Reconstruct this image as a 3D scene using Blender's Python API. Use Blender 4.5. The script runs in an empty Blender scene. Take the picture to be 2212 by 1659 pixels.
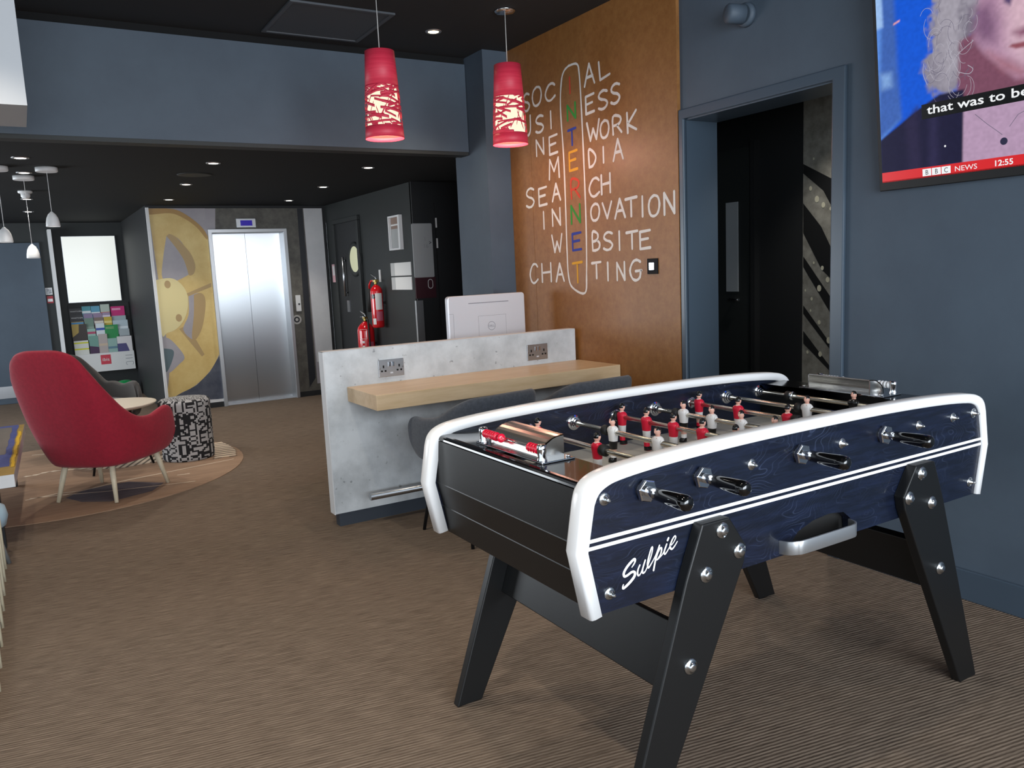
import bpy, bmesh, math, random
from mathutils import Vector, Matrix
random.seed(7)
C = bpy.context.scene.collection
scene = bpy.context.scene
PI = math.pi

LETTERS=[('B', 4.908, 2.36, 0.092, 0.136, 'w', -0.17), ('S', 4.788, 2.522, 0.079, 0.122, 'w', -0.19), ('O', 4.657, 2.537, 0.119, 0.129, 'w', -0.2), ('C', 4.499, 2.53, 0.12, 0.11, 'w', -0.2), ('I', 4.277, 2.528, 0.025, 0.103, 'r', -0.21), ('A', 4.073, 2.55, 0.109, 0.132, 'w', -0.22), ('L', 3.926, 2.546, 0.111, 0.112, 'w', -0.23), ('U', 4.782, 2.366, 0.075, 0.133, 'w', -0.17), ('S', 4.637, 2.354, 0.098, 0.115, 'w', -0.17), ('I', 4.501, 2.357, 0.031, 0.116, 'w', -0.18), ('N', 4.27, 2.367, 0.092, 0.099, 'g', -0.18), ('E', 4.075, 2.377, 0.089, 0.114, 'w', -0.19), ('S', 3.947, 2.376, 0.093, 0.113, 'w', -0.2), ('S', 3.829, 2.388, 0.086, 0.118, 'w', -0.2), ('N', 4.642, 2.205, 0.095, 0.113, 'w', -0.15), ('E', 4.483, 2.197, 0.099, 0.125, 'w', -0.15), ('T', 4.272, 2.212, 0.089, 0.105, 'b', -0.16), ('W', 4.05, 2.214, 0.133, 0.119, 'w', -0.16), ('O', 3.938, 2.205, 0.09, 0.108, 'w', -0.17), ('R', 3.818, 2.211, 0.084, 0.106, 'w', -0.17), ('K', 3.687, 2.205, 0.087, 0.12, 'w', -0.17), ('M', 4.485, 2.045, 0.127, 0.137, 'w', -0.13), ('E', 4.267, 2.066, 0.091, 0.127, 'y', -0.13), ('D', 4.068, 2.053, 0.074, 0.11, 'w', -0.14), ('I', 3.956, 2.058, 0.023, 0.098, 'w', -0.14), ('A', 3.817, 2.069, 0.098, 0.128, 'w', -0.15), ('S', 4.79, 1.884, 0.104, 0.137, 'w', -0.1), ('E', 4.631, 1.878, 0.103, 0.126, 'w', -0.1), ('A', 4.47, 1.89, 0.1, 0.117, 'w', -0.1), ('R', 4.254, 1.89, 0.096, 0.126, 'r', -0.11), ('C', 4.057, 1.876, 0.108, 0.117, 'w', -0.11), ('H', 3.941, 1.885, 0.091, 0.12, 'w', -0.11), ('I', 4.63, 1.719, 0.032, 0.122, 'w', -0.07), ('N', 4.479, 1.729, 0.097, 0.117, 'w', -0.08), ('N', 4.261, 1.731, 0.102, 0.121, 'g', -0.08), ('O', 4.055, 1.726, 0.095, 0.111, 'w', -0.08), ('V', 3.935, 1.727, 0.096, 0.102, 'w', -0.08), ('A', 3.813, 1.728, 0.102, 0.118, 'w', -0.09), ('T', 3.709, 1.727, 0.11, 0.113, 'w', -0.09), ('I', 3.609, 1.722, 0.02, 0.121, 'w', -0.09), ('O', 3.51, 1.717, 0.098, 0.124, 'w', -0.09), ('N', 3.385, 1.72, 0.087, 0.125, 'w', -0.09), ('W', 4.481, 1.557, 0.128, 0.123, 'w', -0.05), ('E', 4.258, 1.557, 0.101, 0.117, 'b', -0.05), ('B', 4.054, 1.548, 0.077, 0.12, 'w', -0.05), ('S', 3.935, 1.543, 0.092, 0.115, 'w', -0.05), ('I', 3.825, 1.539, 0.024, 0.118, 'w', -0.05), ('T', 3.708, 1.536, 0.109, 0.108, 'w', -0.05), ('E', 3.592, 1.533, 0.095, 0.109, 'w', -0.05), ('C', 4.78, 1.361, 0.107, 0.142, 'w', -0.02), ('H', 4.621, 1.366, 0.119, 0.133, 'w', -0.02), ('A', 4.46, 1.364, 0.099, 0.126, 'w', -0.02), ('T', 4.261, 1.359, 0.112, 0.14, 'y', -0.02), ('T', 4.058, 1.369, 0.099, 0.106, 'w', -0.02), ('I', 3.944, 1.358, 0.026, 0.117, 'w', -0.02), ('N', 3.819, 1.358, 0.077, 0.114, 'w', -0.02), ('G', 3.681, 1.361, 0.113, 0.128, 'w', -0.02)]
CAPSULE=[(4.283, 2.647), (4.335, 2.626), (4.368, 2.566), (4.387, 2.406), (4.371, 2.11), (4.368, 1.813), (4.369, 1.511), (4.362, 1.338), (4.32, 1.261), (4.187, 1.227), (4.163, 1.354), (4.152, 1.648), (4.154, 1.985), (4.163, 2.364), (4.174, 2.571), (4.196, 2.638), (4.283, 2.647)]
SULPIE=[([(1.1394, 0.7032), (1.1471, 0.7111), (1.1496, 0.7178), (1.1459, 0.7205), (1.1329, 0.7132), (1.1207, 0.7028), (1.1147, 0.6933), (1.1172, 0.686), (1.1261, 0.6869), (1.1367, 0.691), (1.1443, 0.6908), (1.1479, 0.6865), (1.1454, 0.6785), (1.1346, 0.6695), (1.1224, 0.6622), (1.1133, 0.6584), (1.1107, 0.6609), (1.1128, 0.667)], [0.0016, 0.0025, 0.0036, 0.0038, 0.0041, 0.0041, 0.0041, 0.0036, 0.0036, 0.0036, 0.0036, 0.0041, 0.0044, 0.0044, 0.0041, 0.0036, 0.0027, 0.0019]), ([(1.1628, 0.7025), (1.1572, 0.6928), (1.1554, 0.6834), (1.1583, 0.6784), (1.1644, 0.6812), (1.1733, 0.6963), (1.1795, 0.7108)], [0.0025, 0.0027, 0.003, 0.0027, 0.0019, 0.0019, 0.0025]), ([(1.1795, 0.7108), (1.1725, 0.6953), (1.1699, 0.6854), (1.1731, 0.6809), (1.1807, 0.6859), (1.192, 0.7054), (1.2002, 0.7233), (1.2026, 0.7363), (1.199, 0.7359), (1.1916, 0.7191), (1.1865, 0.703), (1.187, 0.6924), (1.1908, 0.6909), (1.2012, 0.702)], [0.0025, 0.0027, 0.003, 0.0027, 0.0019, 0.0019, 0.0019, 0.0025, 0.0025, 0.0027, 0.003, 0.003, 0.0025, 0.0019]), ([(1.2012, 0.702), (1.2125, 0.7167), (1.2239, 0.7371), (1.2157, 0.7197), (1.2097, 0.7013), (1.204, 0.6803)], [0.0016, 0.0019, 0.0025, 0.003, 0.003, 0.003]), ([(1.2125, 0.7068), (1.2188, 0.7202), (1.2261, 0.7298), (1.2303, 0.7276), (1.2273, 0.7158), (1.2184, 0.7054), (1.2124, 0.7037)], [0.0016, 0.0019, 0.0025, 0.0027, 0.0027, 0.0025, 0.0019]), ([(1.22, 0.7051), (1.2344, 0.7154), (1.246, 0.7353), (1.2385, 0.7207), (1.2383, 0.7133), (1.2431, 0.7134), (1.2561, 0.7274)], [0.0014, 0.0016, 0.0025, 0.003, 0.0027, 0.0022, 0.0016]), ([(1.249, 0.7445), (1.2519, 0.7489)], [0.0033, 0.0033]), ([(1.2561, 0.7274), (1.2667, 0.7344), (1.2746, 0.7452), (1.2722, 0.7501), (1.2653, 0.7447), (1.2578, 0.7326), (1.2569, 0.7241), (1.2624, 0.7197), (1.2713, 0.7258), (1.2796, 0.7347)], [0.0016, 0.0016, 0.0022, 0.0022, 0.0025, 0.003, 0.0033, 0.0027, 0.0022, 0.0016])]
TVD={'left1': [(0.001, 0.744), (0.037, 0.733), (0.039, 0.626), (0.0, 0.622)], 'stripe': [(0.037, 0.733), (0.087, 0.719), (0.091, 0.461), (0.105, 0.277), (0.005, 0.203), (0.0, 0.622), (0.039, 0.626)], 'glow': [(0.022, 0.453), (0.065, 0.449), (0.068, 0.401), (0.027, 0.396)], 'hair': [(0.234, 0.7), (0.414, 0.646), (0.417, 0.572), (0.385, 0.493), (0.365, 0.417), (0.351, 0.368), (0.327, 0.33), (0.28, 0.324), (0.223, 0.351), (0.201, 0.419), (0.208, 0.471), (0.242, 0.498), (0.223, 0.568), (0.246, 0.627)], 'face': [(0.412, 0.671), (0.565, 0.625), (0.563, 0.312), (0.535, 0.329), (0.49, 0.372), (0.427, 0.44), (0.391, 0.495), (0.408, 0.562)], 'cheek': [(0.411, 0.598), (0.45, 0.538), (0.462, 0.473), (0.432, 0.452), (0.394, 0.499), (0.408, 0.562)], 'neck': [(0.385, 0.493), (0.427, 0.444), (0.49, 0.372), (0.535, 0.325), (0.563, 0.31), (0.563, 0.245), (0.335, 0.289), (0.342, 0.366), (0.365, 0.417)], 'chest': [(0.335, 0.276), (0.563, 0.274), (0.561, 0.066), (0.516, 0.055), (0.337, 0.062)], 'jacket': [(0.008, 0.198), (0.033, 0.213), (0.182, 0.295), (0.261, 0.33), (0.341, 0.331), (0.33, 0.067), (0.007, 0.056)], 'caption': [(0.194, 0.293), (0.563, 0.31), (0.563, 0.257), (0.196, 0.252)], 'redbar': [(0.007, 0.066), (0.561, 0.073), (0.561, 0.036), (0.009, 0.023)], 'lowbar': [(0.009, 0.023), (0.561, 0.036), (0.561, 0.007), (0.012, 0.01)], 'boxes': [(0.184, 0.063), (0.299, 0.065), (0.299, 0.035), (0.186, 0.03)], 'lips': [(0.513, 0.44), (0.524, 0.446), (0.564, 0.443), (0.564, 0.422), (0.536, 0.428)], 'nose': [(0.53, 0.484), (0.552, 0.51), (0.564, 0.511), (0.564, 0.463), (0.548, 0.464)], 'eye': [(0.497, 0.606), (0.525, 0.597), (0.519, 0.575), (0.501, 0.589)], 'pend': [(0.493, 0.123)], 'brooch': [(0.278, 0.138)], 't_that': [(0.211, 0.265), (0.312, 0.267)], 't_that_top': [(0.214, 0.294)], 't_be': [(0.516, 0.269)], 't_news': [(0.312, 0.039), (0.408, 0.043)], 't_time': [(0.456, 0.043), (0.536, 0.044)], 't_newsTop': [(0.312, 0.063)], 'screen': [(0.001, 0.744), (0.012, 0.01)], 'neckl': [(0.393, 0.234), (0.436, 0.192), (0.466, 0.166), (0.487, 0.147), (0.513, 0.171), (0.542, 0.207), (0.562, 0.237)], 'st1': [(0.404, 0.604), (0.416, 0.559)], 'st2': [(0.391, 0.491), (0.335, 0.458), (0.311, 0.429), (0.287, 0.4)], 'st3': [(0.295, 0.511), (0.314, 0.442), (0.338, 0.389)], 'st4': [(0.203, 0.454), (0.199, 0.419), (0.214, 0.375)], 'st5': [(0.251, 0.626), (0.296, 0.571), (0.351, 0.565), (0.387, 0.592)], 'st6': [(0.274, 0.459), (0.255, 0.425), (0.262, 0.365)], 'ear': [(0.37, 0.411), (0.388, 0.394), (0.373, 0.381), (0.338, 0.393)]}
MUR={'wheel': [(1.262, 2.195), (1.475, 2.199), (1.607, 2.148), (1.736, 2.054), (1.829, 1.929), (1.905, 1.752), (1.967, 1.483), (1.995, 1.242), (1.954, 0.958), (1.88, 0.706), (1.823, 0.566), (1.722, 0.417), (1.566, 0.282), (1.419, 0.216), (1.257, 0.19), (1.308, 0.638)], 'rim': [(1.264, 2.213), (1.503, 2.208), (1.634, 2.148), (1.762, 2.039), (1.83, 1.937), (1.825, 1.878), (1.732, 2.011), (1.603, 2.113), (1.472, 2.163), (1.257, 2.15)], 'hole1': [(1.414, 1.922), (1.489, 1.921), (1.564, 1.848), (1.632, 1.701), (1.674, 1.554), (1.599, 1.499), (1.441, 1.433), (1.33, 1.474), (1.357, 1.681)], 'wall1': [(1.414, 1.922), (1.45, 1.942), (1.508, 1.909), (1.575, 1.826), (1.648, 1.715), (1.678, 1.598), (1.656, 1.511), (1.605, 1.491), (1.591, 1.557), (1.561, 1.674), (1.491, 1.806)], 'hole2': [(1.576, 1.265), (1.691, 1.296), (1.743, 1.241), (1.73, 1.108), (1.668, 0.904), (1.586, 0.784), (1.486, 0.903), (1.557, 1.06)], 'wall2': [(1.633, 1.277), (1.706, 1.295), (1.746, 1.241), (1.737, 1.108), (1.682, 0.903), (1.6, 0.778), (1.569, 0.822), (1.612, 1.057)], 'hole3': [(1.266, 0.84), (1.339, 0.812), (1.424, 0.701), (1.47, 0.6), (1.422, 0.538), (1.254, 0.444)], 'green3': [(1.268, 0.715), (1.354, 0.692), (1.362, 0.633), (1.308, 0.505), (1.261, 0.465)], 'hub': [(1.254, 1.456), (1.404, 1.471), (1.495, 1.423), (1.56, 1.31), (1.562, 1.163), (1.511, 1.019), (1.418, 0.916), (1.318, 0.879), (1.261, 0.884)], 'spoke1': [(1.558, 1.296), (1.829, 1.4), (1.828, 1.355), (1.663, 1.297), (1.576, 1.265)], 'spoke2': [(1.445, 0.914), (1.488, 0.932), (1.613, 0.774), (1.683, 0.61), (1.653, 0.59)], 'bolt1': [(1.374, 1.404)], 'bolt2': [(1.454, 1.035)], 'dark': [(1.897, 0.735), (1.866, 0.078), (1.233, 0.156), (1.256, 0.183), (1.418, 0.212), (1.565, 0.274), (1.721, 0.409), (1.83, 0.566)], 'grey': [(1.517, 2.213), (1.948, 2.213), (1.923, 1.943), (1.845, 1.944), (1.763, 2.047)], 'greybr': [(1.948, 2.213), (2.863, 2.212), (2.852, 2.082), (1.923, 1.943)], 'rail': [(1.963, 2.067), (2.666, 2.098), (2.656, 2.068), (1.958, 2.015)], 'rcol': [(2.658, 2.099), (2.854, 2.097), (2.833, 0.105), (2.703, 0.072)], 'rdark': [(2.863, 2.212), (2.927, 2.212), (2.924, 0.209), (2.841, 0.104)], 'rlow': [(2.709, 0.856), (2.853, 0.845), (2.835, 0.332), (2.703, 0.298)], 'rbolt': [(2.755, 0.924)]}
LEAF=[(0.579, 1.064, 0.146, 0.17, 'k'), (0.707, 1.085, 0.104, 0.172, 'teal'), (0.813, 1.082, 0.106, 0.173, 'blue'), (0.926, 1.093, 0.11, 0.183, 'multi'), (1.075, 1.06, 0.168, 0.18, 'magenta'), (0.585, 0.99, 0.15, 0.149, 'k2'), (0.718, 0.992, 0.106, 0.169, 'lilac'), (0.829, 1.001, 0.105, 0.15, 'lilac2'), (0.932, 1.008, 0.095, 0.141, 'lilac3'), (1.079, 0.942, 0.17, 0.166, 'pale'), (0.587, 0.92, 0.146, 0.118, 'bluegold'), (0.721, 0.917, 0.108, 0.201, 'sage'), (0.836, 0.931, 0.108, 0.175, 'brown'), (0.943, 0.946, 0.096, 0.148, 'yellow'), (1.087, 0.875, 0.183, 0.183, 'white'), (0.598, 0.839, 0.174, 0.212, 'gold'), (0.734, 0.805, 0.097, 0.143, 'mint'), (0.841, 0.856, 0.105, 0.173, 'swiss'), (0.97, 0.817, 0.164, 0.193, 'green'), (1.12, 0.769, 0.128, 0.157, 'grey'), (0.6, 0.632, 0.171, 0.204, 'whiteyellow'), (0.747, 0.657, 0.111, 0.256, 'plum'), (0.855, 0.665, 0.109, 0.273, 'beige'), (0.964, 0.641, 0.112, 0.193, 'bluegreen'), (1.109, 0.64, 0.182, 0.228, 'cream')]
HALL={'b0': [(3.227, 2.023), (3.017, 1.992), (3.016, 1.899), (3.226, 1.999)], 's1': [(3.218, 1.931), (3.019, 1.823), (3.017, 1.664), (3.078, 1.765), (3.218, 1.877)], 'g1': [(3.218, 1.877), (3.078, 1.765), (3.013, 1.664), (3.009, 1.425), (3.09, 1.562), (3.217, 1.706)], 'd1': [(3.217, 1.706), (3.09, 1.562), (3.014, 1.425), (3.014, 1.256), (3.087, 1.319), (3.215, 1.533)], 'g2': [(3.215, 1.533), (3.087, 1.331), (3.014, 1.256), (3.013, 1.147), (3.214, 1.397)], 'd2': [(3.214, 1.397), (3.013, 1.147), (3.011, 1.049), (3.214, 1.334)], 'g3': [(3.214, 1.334), (3.011, 1.049), (3.009, 0.876), (3.212, 1.107)], 'd3': [(3.212, 1.107), (3.009, 0.876), (3.009, 0.839), (3.212, 1.056)], 'g4': [(3.212, 1.056), (3.009, 0.839), (3.007, 0.739), (3.211, 0.954)], 'd4': [(3.211, 0.954), (3.007, 0.739), (3.007, 0.714), (3.21, 0.877)], 'g5': [(3.21, 0.877), (3.065, 0.722), (3.08, 0.683), (3.21, 0.813)], 'full': [(3.228, 2.256), (3.021, 2.257), (2.999, 0.69), (3.216, 0.67)], 'dots': [(3.145, 1.951), (3.165, 1.786), (3.121, 1.721), (3.027, 1.659), (3.077, 1.684), (3.139, 1.357), (3.08, 1.325), (3.1, 1.208), (3.152, 1.146), (3.043, 1.257), (3.159, 1.077), (3.098, 1.009), (3.031, 0.906), (3.179, 0.828), (3.089, 0.821), (3.197, 1.196)]}
CAM=([[0.8526906, -0.5204647, -0.0451134], [-0.1120385, -0.0978408, -0.9888754], [0.5102608, 0.8482592, -0.1417401]],1731.809)
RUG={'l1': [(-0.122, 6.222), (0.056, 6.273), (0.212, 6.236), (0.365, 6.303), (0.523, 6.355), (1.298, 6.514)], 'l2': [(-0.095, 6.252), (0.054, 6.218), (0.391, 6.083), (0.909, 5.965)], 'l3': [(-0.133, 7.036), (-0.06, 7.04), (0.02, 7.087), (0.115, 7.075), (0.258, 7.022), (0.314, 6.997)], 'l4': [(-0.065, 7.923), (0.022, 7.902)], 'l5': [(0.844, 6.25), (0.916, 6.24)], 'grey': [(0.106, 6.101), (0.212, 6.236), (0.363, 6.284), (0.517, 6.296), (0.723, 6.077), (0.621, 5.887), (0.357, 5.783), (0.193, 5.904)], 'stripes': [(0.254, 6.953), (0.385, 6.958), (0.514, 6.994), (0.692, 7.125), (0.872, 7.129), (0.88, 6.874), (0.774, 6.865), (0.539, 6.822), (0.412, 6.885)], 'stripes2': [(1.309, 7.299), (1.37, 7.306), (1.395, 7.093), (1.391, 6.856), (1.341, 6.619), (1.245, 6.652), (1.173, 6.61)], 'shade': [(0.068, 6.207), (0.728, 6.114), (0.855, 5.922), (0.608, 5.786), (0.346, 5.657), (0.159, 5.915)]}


# ------------------------------------------------------------------ camera
cam_data = bpy.data.cameras.new('camera')
cam_data.sensor_fit = 'HORIZONTAL'; cam_data.sensor_width = 36.0
cam_data.lens = CAM[1] / 2212.0 * 36.0
cam_data.clip_start = 0.02; cam_data.clip_end = 100
cam = bpy.data.objects.new('camera', cam_data); C.objects.link(cam)
_r, _d, _f = [Vector(v) for v in CAM[0]]
_m = Matrix((( _r.x, -_d.x, -_f.x, 0.0), (_r.y, -_d.y, -_f.y, 0.0), (_r.z, -_d.z, -_f.z, 1.40), (0, 0, 0, 1)))
cam.matrix_world = _m
scene.camera = cam

# ------------------------------------------------------------------ world, daylight, exposure
world = bpy.data.worlds.new('world'); scene.world = world; world.use_nodes = True
wb = world.node_tree.nodes['Background']
wb.inputs['Color'].default_value = (0.80, 0.90, 1.0, 1); wb.inputs['Strength'].default_value = 0.75
def area(name, loc, rot, sx, sy, power, col):
    l = bpy.data.lights.new(name, 'AREA'); l.shape = 'RECTANGLE'; l.size = sx; l.size_y = sy
    l.energy = power; l.color = col
    o = bpy.data.objects.new(name, l); C.objects.link(o); o.location = loc; o.rotation_euler = rot
    return o
area('daylight_front_window', (1.6, -2.9, 1.75), (math.radians(87), 0, 0), 6.5, 2.2, 235, (0.86, 0.93, 1.0))
area('daylight_left_window', (-3.05, 9.0, 1.20), (math.radians(90), 0, math.radians(-90)), 4.0, 1.4, 95, (0.86, 0.93, 1.0))
scene.view_settings.view_transform = 'Standard'; scene.view_settings.look = 'None'
scene.view_settings.exposure = 1.0; scene.view_settings.gamma = 1.0
scene.view_settings.use_curve_mapping = False

# ------------------------------------------------------------------ materials
def lin(h):
    h = h.lstrip('#'); o = []
    for i in (0, 2, 4):
        c = int(h[i:i+2], 16) / 255.0
        o.append(c / 12.92 if c <= 0.04045 else ((c + 0.055) / 1.055) ** 2.4)
    return (o[0], o[1], o[2], 1.0)
MATS = {}
EMS = 2 ** -scene.view_settings.exposure      # lit screens and lamps are given in display values
def mat(name, col, rough=0.5, metal=0.0, spec=0.5, emit=0.0, noise=None, bump=0.0, bscale=60, coat=0.0, trans=0.0, alpha=1.0, aniso=0.0, sub=0.0, sheen=0.0):
    """Principled material; noise = (second colour, scale, stretch xyz) mixes a procedural noise into the colour."""
    if name in MATS: return MATS[name]
    m = bpy.data.materials.new(name); m.use_nodes = True
    nt = m.node_tree; b = nt.nodes['Principled BSDF']
    b.inputs['Base Color'].default_value = lin(col)
    b.inputs['Roughness'].default_value = rough; b.inputs['Metallic'].default_value = metal
    b.inputs['Specular IOR Level'].default_value = spec
    b.inputs['Coat Weight'].default_value = coat
    b.inputs['Transmission Weight'].default_value = trans
    b.inputs['Anisotropic'].default_value = aniso
    b.inputs['Sheen Weight'].default_value = sheen
    if emit > 0:
        b.inputs['Emission Color'].default_value = lin(col); b.inputs['Emission Strength'].default_value = emit
    tc = nt.nodes.new('ShaderNodeTexCoord')
    if noise:
        col2, scale, st = noise[0], noise[1], noise[2]
        mp = nt.nodes.new('ShaderNodeMapping'); mp.inputs['Scale'].default_value = st
        if len(noise) > 4: mp.inputs['Rotation'].default_value = noise[4]
        nz = nt.nodes.new('ShaderNodeTexNoise'); nz.inputs['Scale'].default_value = scale; nz.inputs['Detail'].default_value = 6; nz.inputs['Roughness'].default_value = 0.65
        rp = nt.nodes.new('ShaderNodeValToRGB')
        lo, hi = noise[3] if len(noise) > 3 else (0.35, 0.65)
        rp.color_ramp.elements[0].position = lo; rp.color_ramp.elements[1].position = hi
        rp.color_ramp.elements[0].color = lin(col); rp.color_ramp.elements[1].color = lin(col2)
        nt.links.new(tc.outputs['Object'], mp.inputs['Vector']); nt.links.new(mp.outputs['Vector'], nz.inputs['Vector'])
        nt.links.new(nz.outputs['Fac'], rp.inputs['Fac']); nt.links.new(rp.outputs['Color'], b.inputs['Base Color'])
    if bump > 0:
        n2 = nt.nodes.new('ShaderNodeTexNoise'); n2.inputs['Scale'].default_value = bscale; n2.inputs['Detail'].default_value = 4
        bp = nt.nodes.new('ShaderNodeBump'); bp.inputs['Strength'].default_value = bump; bp.inputs['Distance'].default_value = 0.002
        nt.links.new(tc.outputs['Object'], n2.inputs['Vector']); nt.links.new(n2.outputs['Fac'], bp.inputs['Height'])
        nt.links.new(bp.outputs['Normal'], b.inputs['Normal'])
    if aniso > 0:
        cv = nt.nodes.new('ShaderNodeCombineXYZ'); cv.inputs[0].default_value = 1.0      # brushed: reflections spread sideways
        nt.links.new(cv.outputs['Vector'], b.inputs['Tangent'])
    MATS[name] = m
    return m
def emis(name, col, strength=1.0):
    if name in MATS: return MATS[name]
    m = bpy.data.materials.new(name); m.use_nodes = True; nt = m.node_tree
    b = nt.nodes['Principled BSDF']; b.inputs['Base Color'].default_value = (0, 0, 0, 1); b.inputs['Roughness'].default_value = 0.25
    b.inputs['Emission Color'].default_value = lin(col); b.inputs['Emission Strength'].default_value = strength * EMS
    MATS[name] = m; return m

M = {}
M['wall'] = mat('slate_blue_paint', '434f5c', 0.62, bump=0.12, bscale=220, noise=('485562', 3, (1, 1, 1)))
M['walldark'] = mat('charcoal_paint', '212525', 0.6, bump=0.1, bscale=200)
M['black'] = mat('black_paint', '1d1f21', 0.6)
M['ceillow'] = mat('matt_black_ceiling', '121314', 0.8, spec=.25)
M['ceil'] = mat('black_ceiling_paint', '222426', 0.75, bump=0.1, bscale=150)
M['trimblue'] = mat('slate_blue_gloss', '414e5b', 0.3)
M['white'] = mat('white_satin', 'dfe0e0', 0.45)
M['whiteboard'] = mat('pale_grey_board', 'd4d5d6', 0.5, noise=('c6c7c9', 2, (1, 1, 1)))
M['chrome'] = mat('chrome', 'dcdee2', 0.08, 1.0)
M['steel'] = mat('brushed_steel', 'b9bcc0', 0.30, 1.0, bump=0.05, bscale=400)
M['steeldoor'] = mat('brushed_steel_door', 'cdd1d5', 0.34, 1.0, aniso=0.92)
M['hood'] = mat('brushed_chrome_hood', 'd6d2cb', 0.24, 1.0)
M['rodsteel'] = mat('rod_steel', 'd6d0c2', 0.27, 1.0)
M['alu'] = mat('satin_aluminium', 'c3c6c9', 0.38, 0.9)
M['zinc'] = mat('zinc_bolt', 'cdd2d6', 0.22, 1.0)
M['navy'] = mat('navy_stained_wood', '0a1120', 0.33, noise=('182139', 5.0, (1.3, 1, 11.0), (0.42, 0.78)), coat=0.25)
M['tblack'] = mat('black_table_board', '0c0d0e', 0.42, bump=0.05, bscale=300)
M['gloss'] = mat('gloss_black', '0b0b0d', 0.13, coat=0.2)
M['plastic'] = mat('white_gloss_plastic', 'eeeeee', 0.22)
M['field'] = mat('grey_playfield', 'b9b6ae', 0.4)
M['rubber'] = mat('black_rubber', '141414', 0.6)
M['grip'] = mat('black_gloss_grip', '070708', 0.08, coat=0.6)
M['redbead'] = mat('red_bead', 'd41234', 0.18, coat=0.3)
M['whitebead'] = mat('clear_white_bead', 'e6e8ea', 0.12)
M['p_red'] = mat('player_red', 'd81e3a', 0.3); M['p_white'] = mat('player_white', 'f0eeec', 0.35)
M['p_skin'] = mat('player_skin', 'e8b3a0', 0.4); M['p_black'] = mat('player_black', '121212', 0.25)
M['hard'] = mat('brown_hardboard', '82552a', 0.45, noise=('956738', 26, (1, 1, 1), (0.3, 0.7)), bump=0.06, bscale=300)
M['chalk'] = mat('chalk_white_paint', 'dad7d2', 0.8)
M['c_r'] = mat('red_lettering', 'c0402c', 0.8); M['c_g'] = mat('green_lettering', '2f8a34', 0.8)
M['c_b'] = mat('blue_lettering', '2c3c94', 0.8); M['c_y'] = mat('gold_lettering', 'd09a2c', 0.8)
M['oak'] = mat('pale_oak', 'cfb592', 0.38, noise=('bfa37d', 3.0, (1.2, 9, 9), (0.35, 0.7)))
M['greyfab'] = mat('charcoal_fabric', '4a4f57', 0.9, bump=0.5, bscale=500, sheen=0.2, noise=('3d4149', 60, (1, 1, 1)))
M['redfab'] = mat('red_wool_fabric', 'a2182f', 0.9, bump=0.4, bscale=500, sheen=0.1, noise=('92132a', 50, (1, 1, 1)))
M['brownfab'] = mat('dark_taupe_fabric', '4b4744', 0.9, bump=0.4, bscale=400, sheen=0.2)
M['paleleg'] = mat('pale_ash_wood', 'd8cdb4', 0.45, noise=('cbbf a3'.replace(' ', ''), 8, (6, 6, 1)))
M['blackmetal'] = mat('black_metal', '1a1b1d', 0.4, 0.3)
M['silver'] = mat('silver_plastic', 'd6d9df', 0.33, 0.3)
M['greyline'] = mat('grey_line', '7b7f86', 0.5)
M['mattblack'] = mat('matt_black_plate', '101012', 0.6, spec=.2)
M['whitebox'] = mat('pale_grey_box', 'b4b6b9', 0.6)
M['lampred'] = mat('red_lamp_shade', 'e03c54', 0.5, noise=('d22c47', 6, (1, 1, 22)))
M['extred'] = mat('extinguisher_red', 'c8141e', 0.18, coat=0.5)
M['paper'] = mat('white_paper', 'dcdcda', 0.6); M['pinkpaper'] = mat('pink_paper', 'd9a9b0', 0.6)
M['maroon'] = mat('maroon_sign', '3c1620', 0.5)
M['blueleather'] = mat('pale_blue_vinyl', 'a9c6d8', 0.4)
M['brass'] = mat('brass', 'b59a55', 0.25, 1.0)
M['green'] = mat('green_plastic', '128a4a', 0.35)
M['glass'] = mat('grey_glass', '9aa0a4', 0.12, 0.0, trans=0.0)
M['bulb'] = emis('downlight_bulb', 'fff6ea', 14.0)

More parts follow.
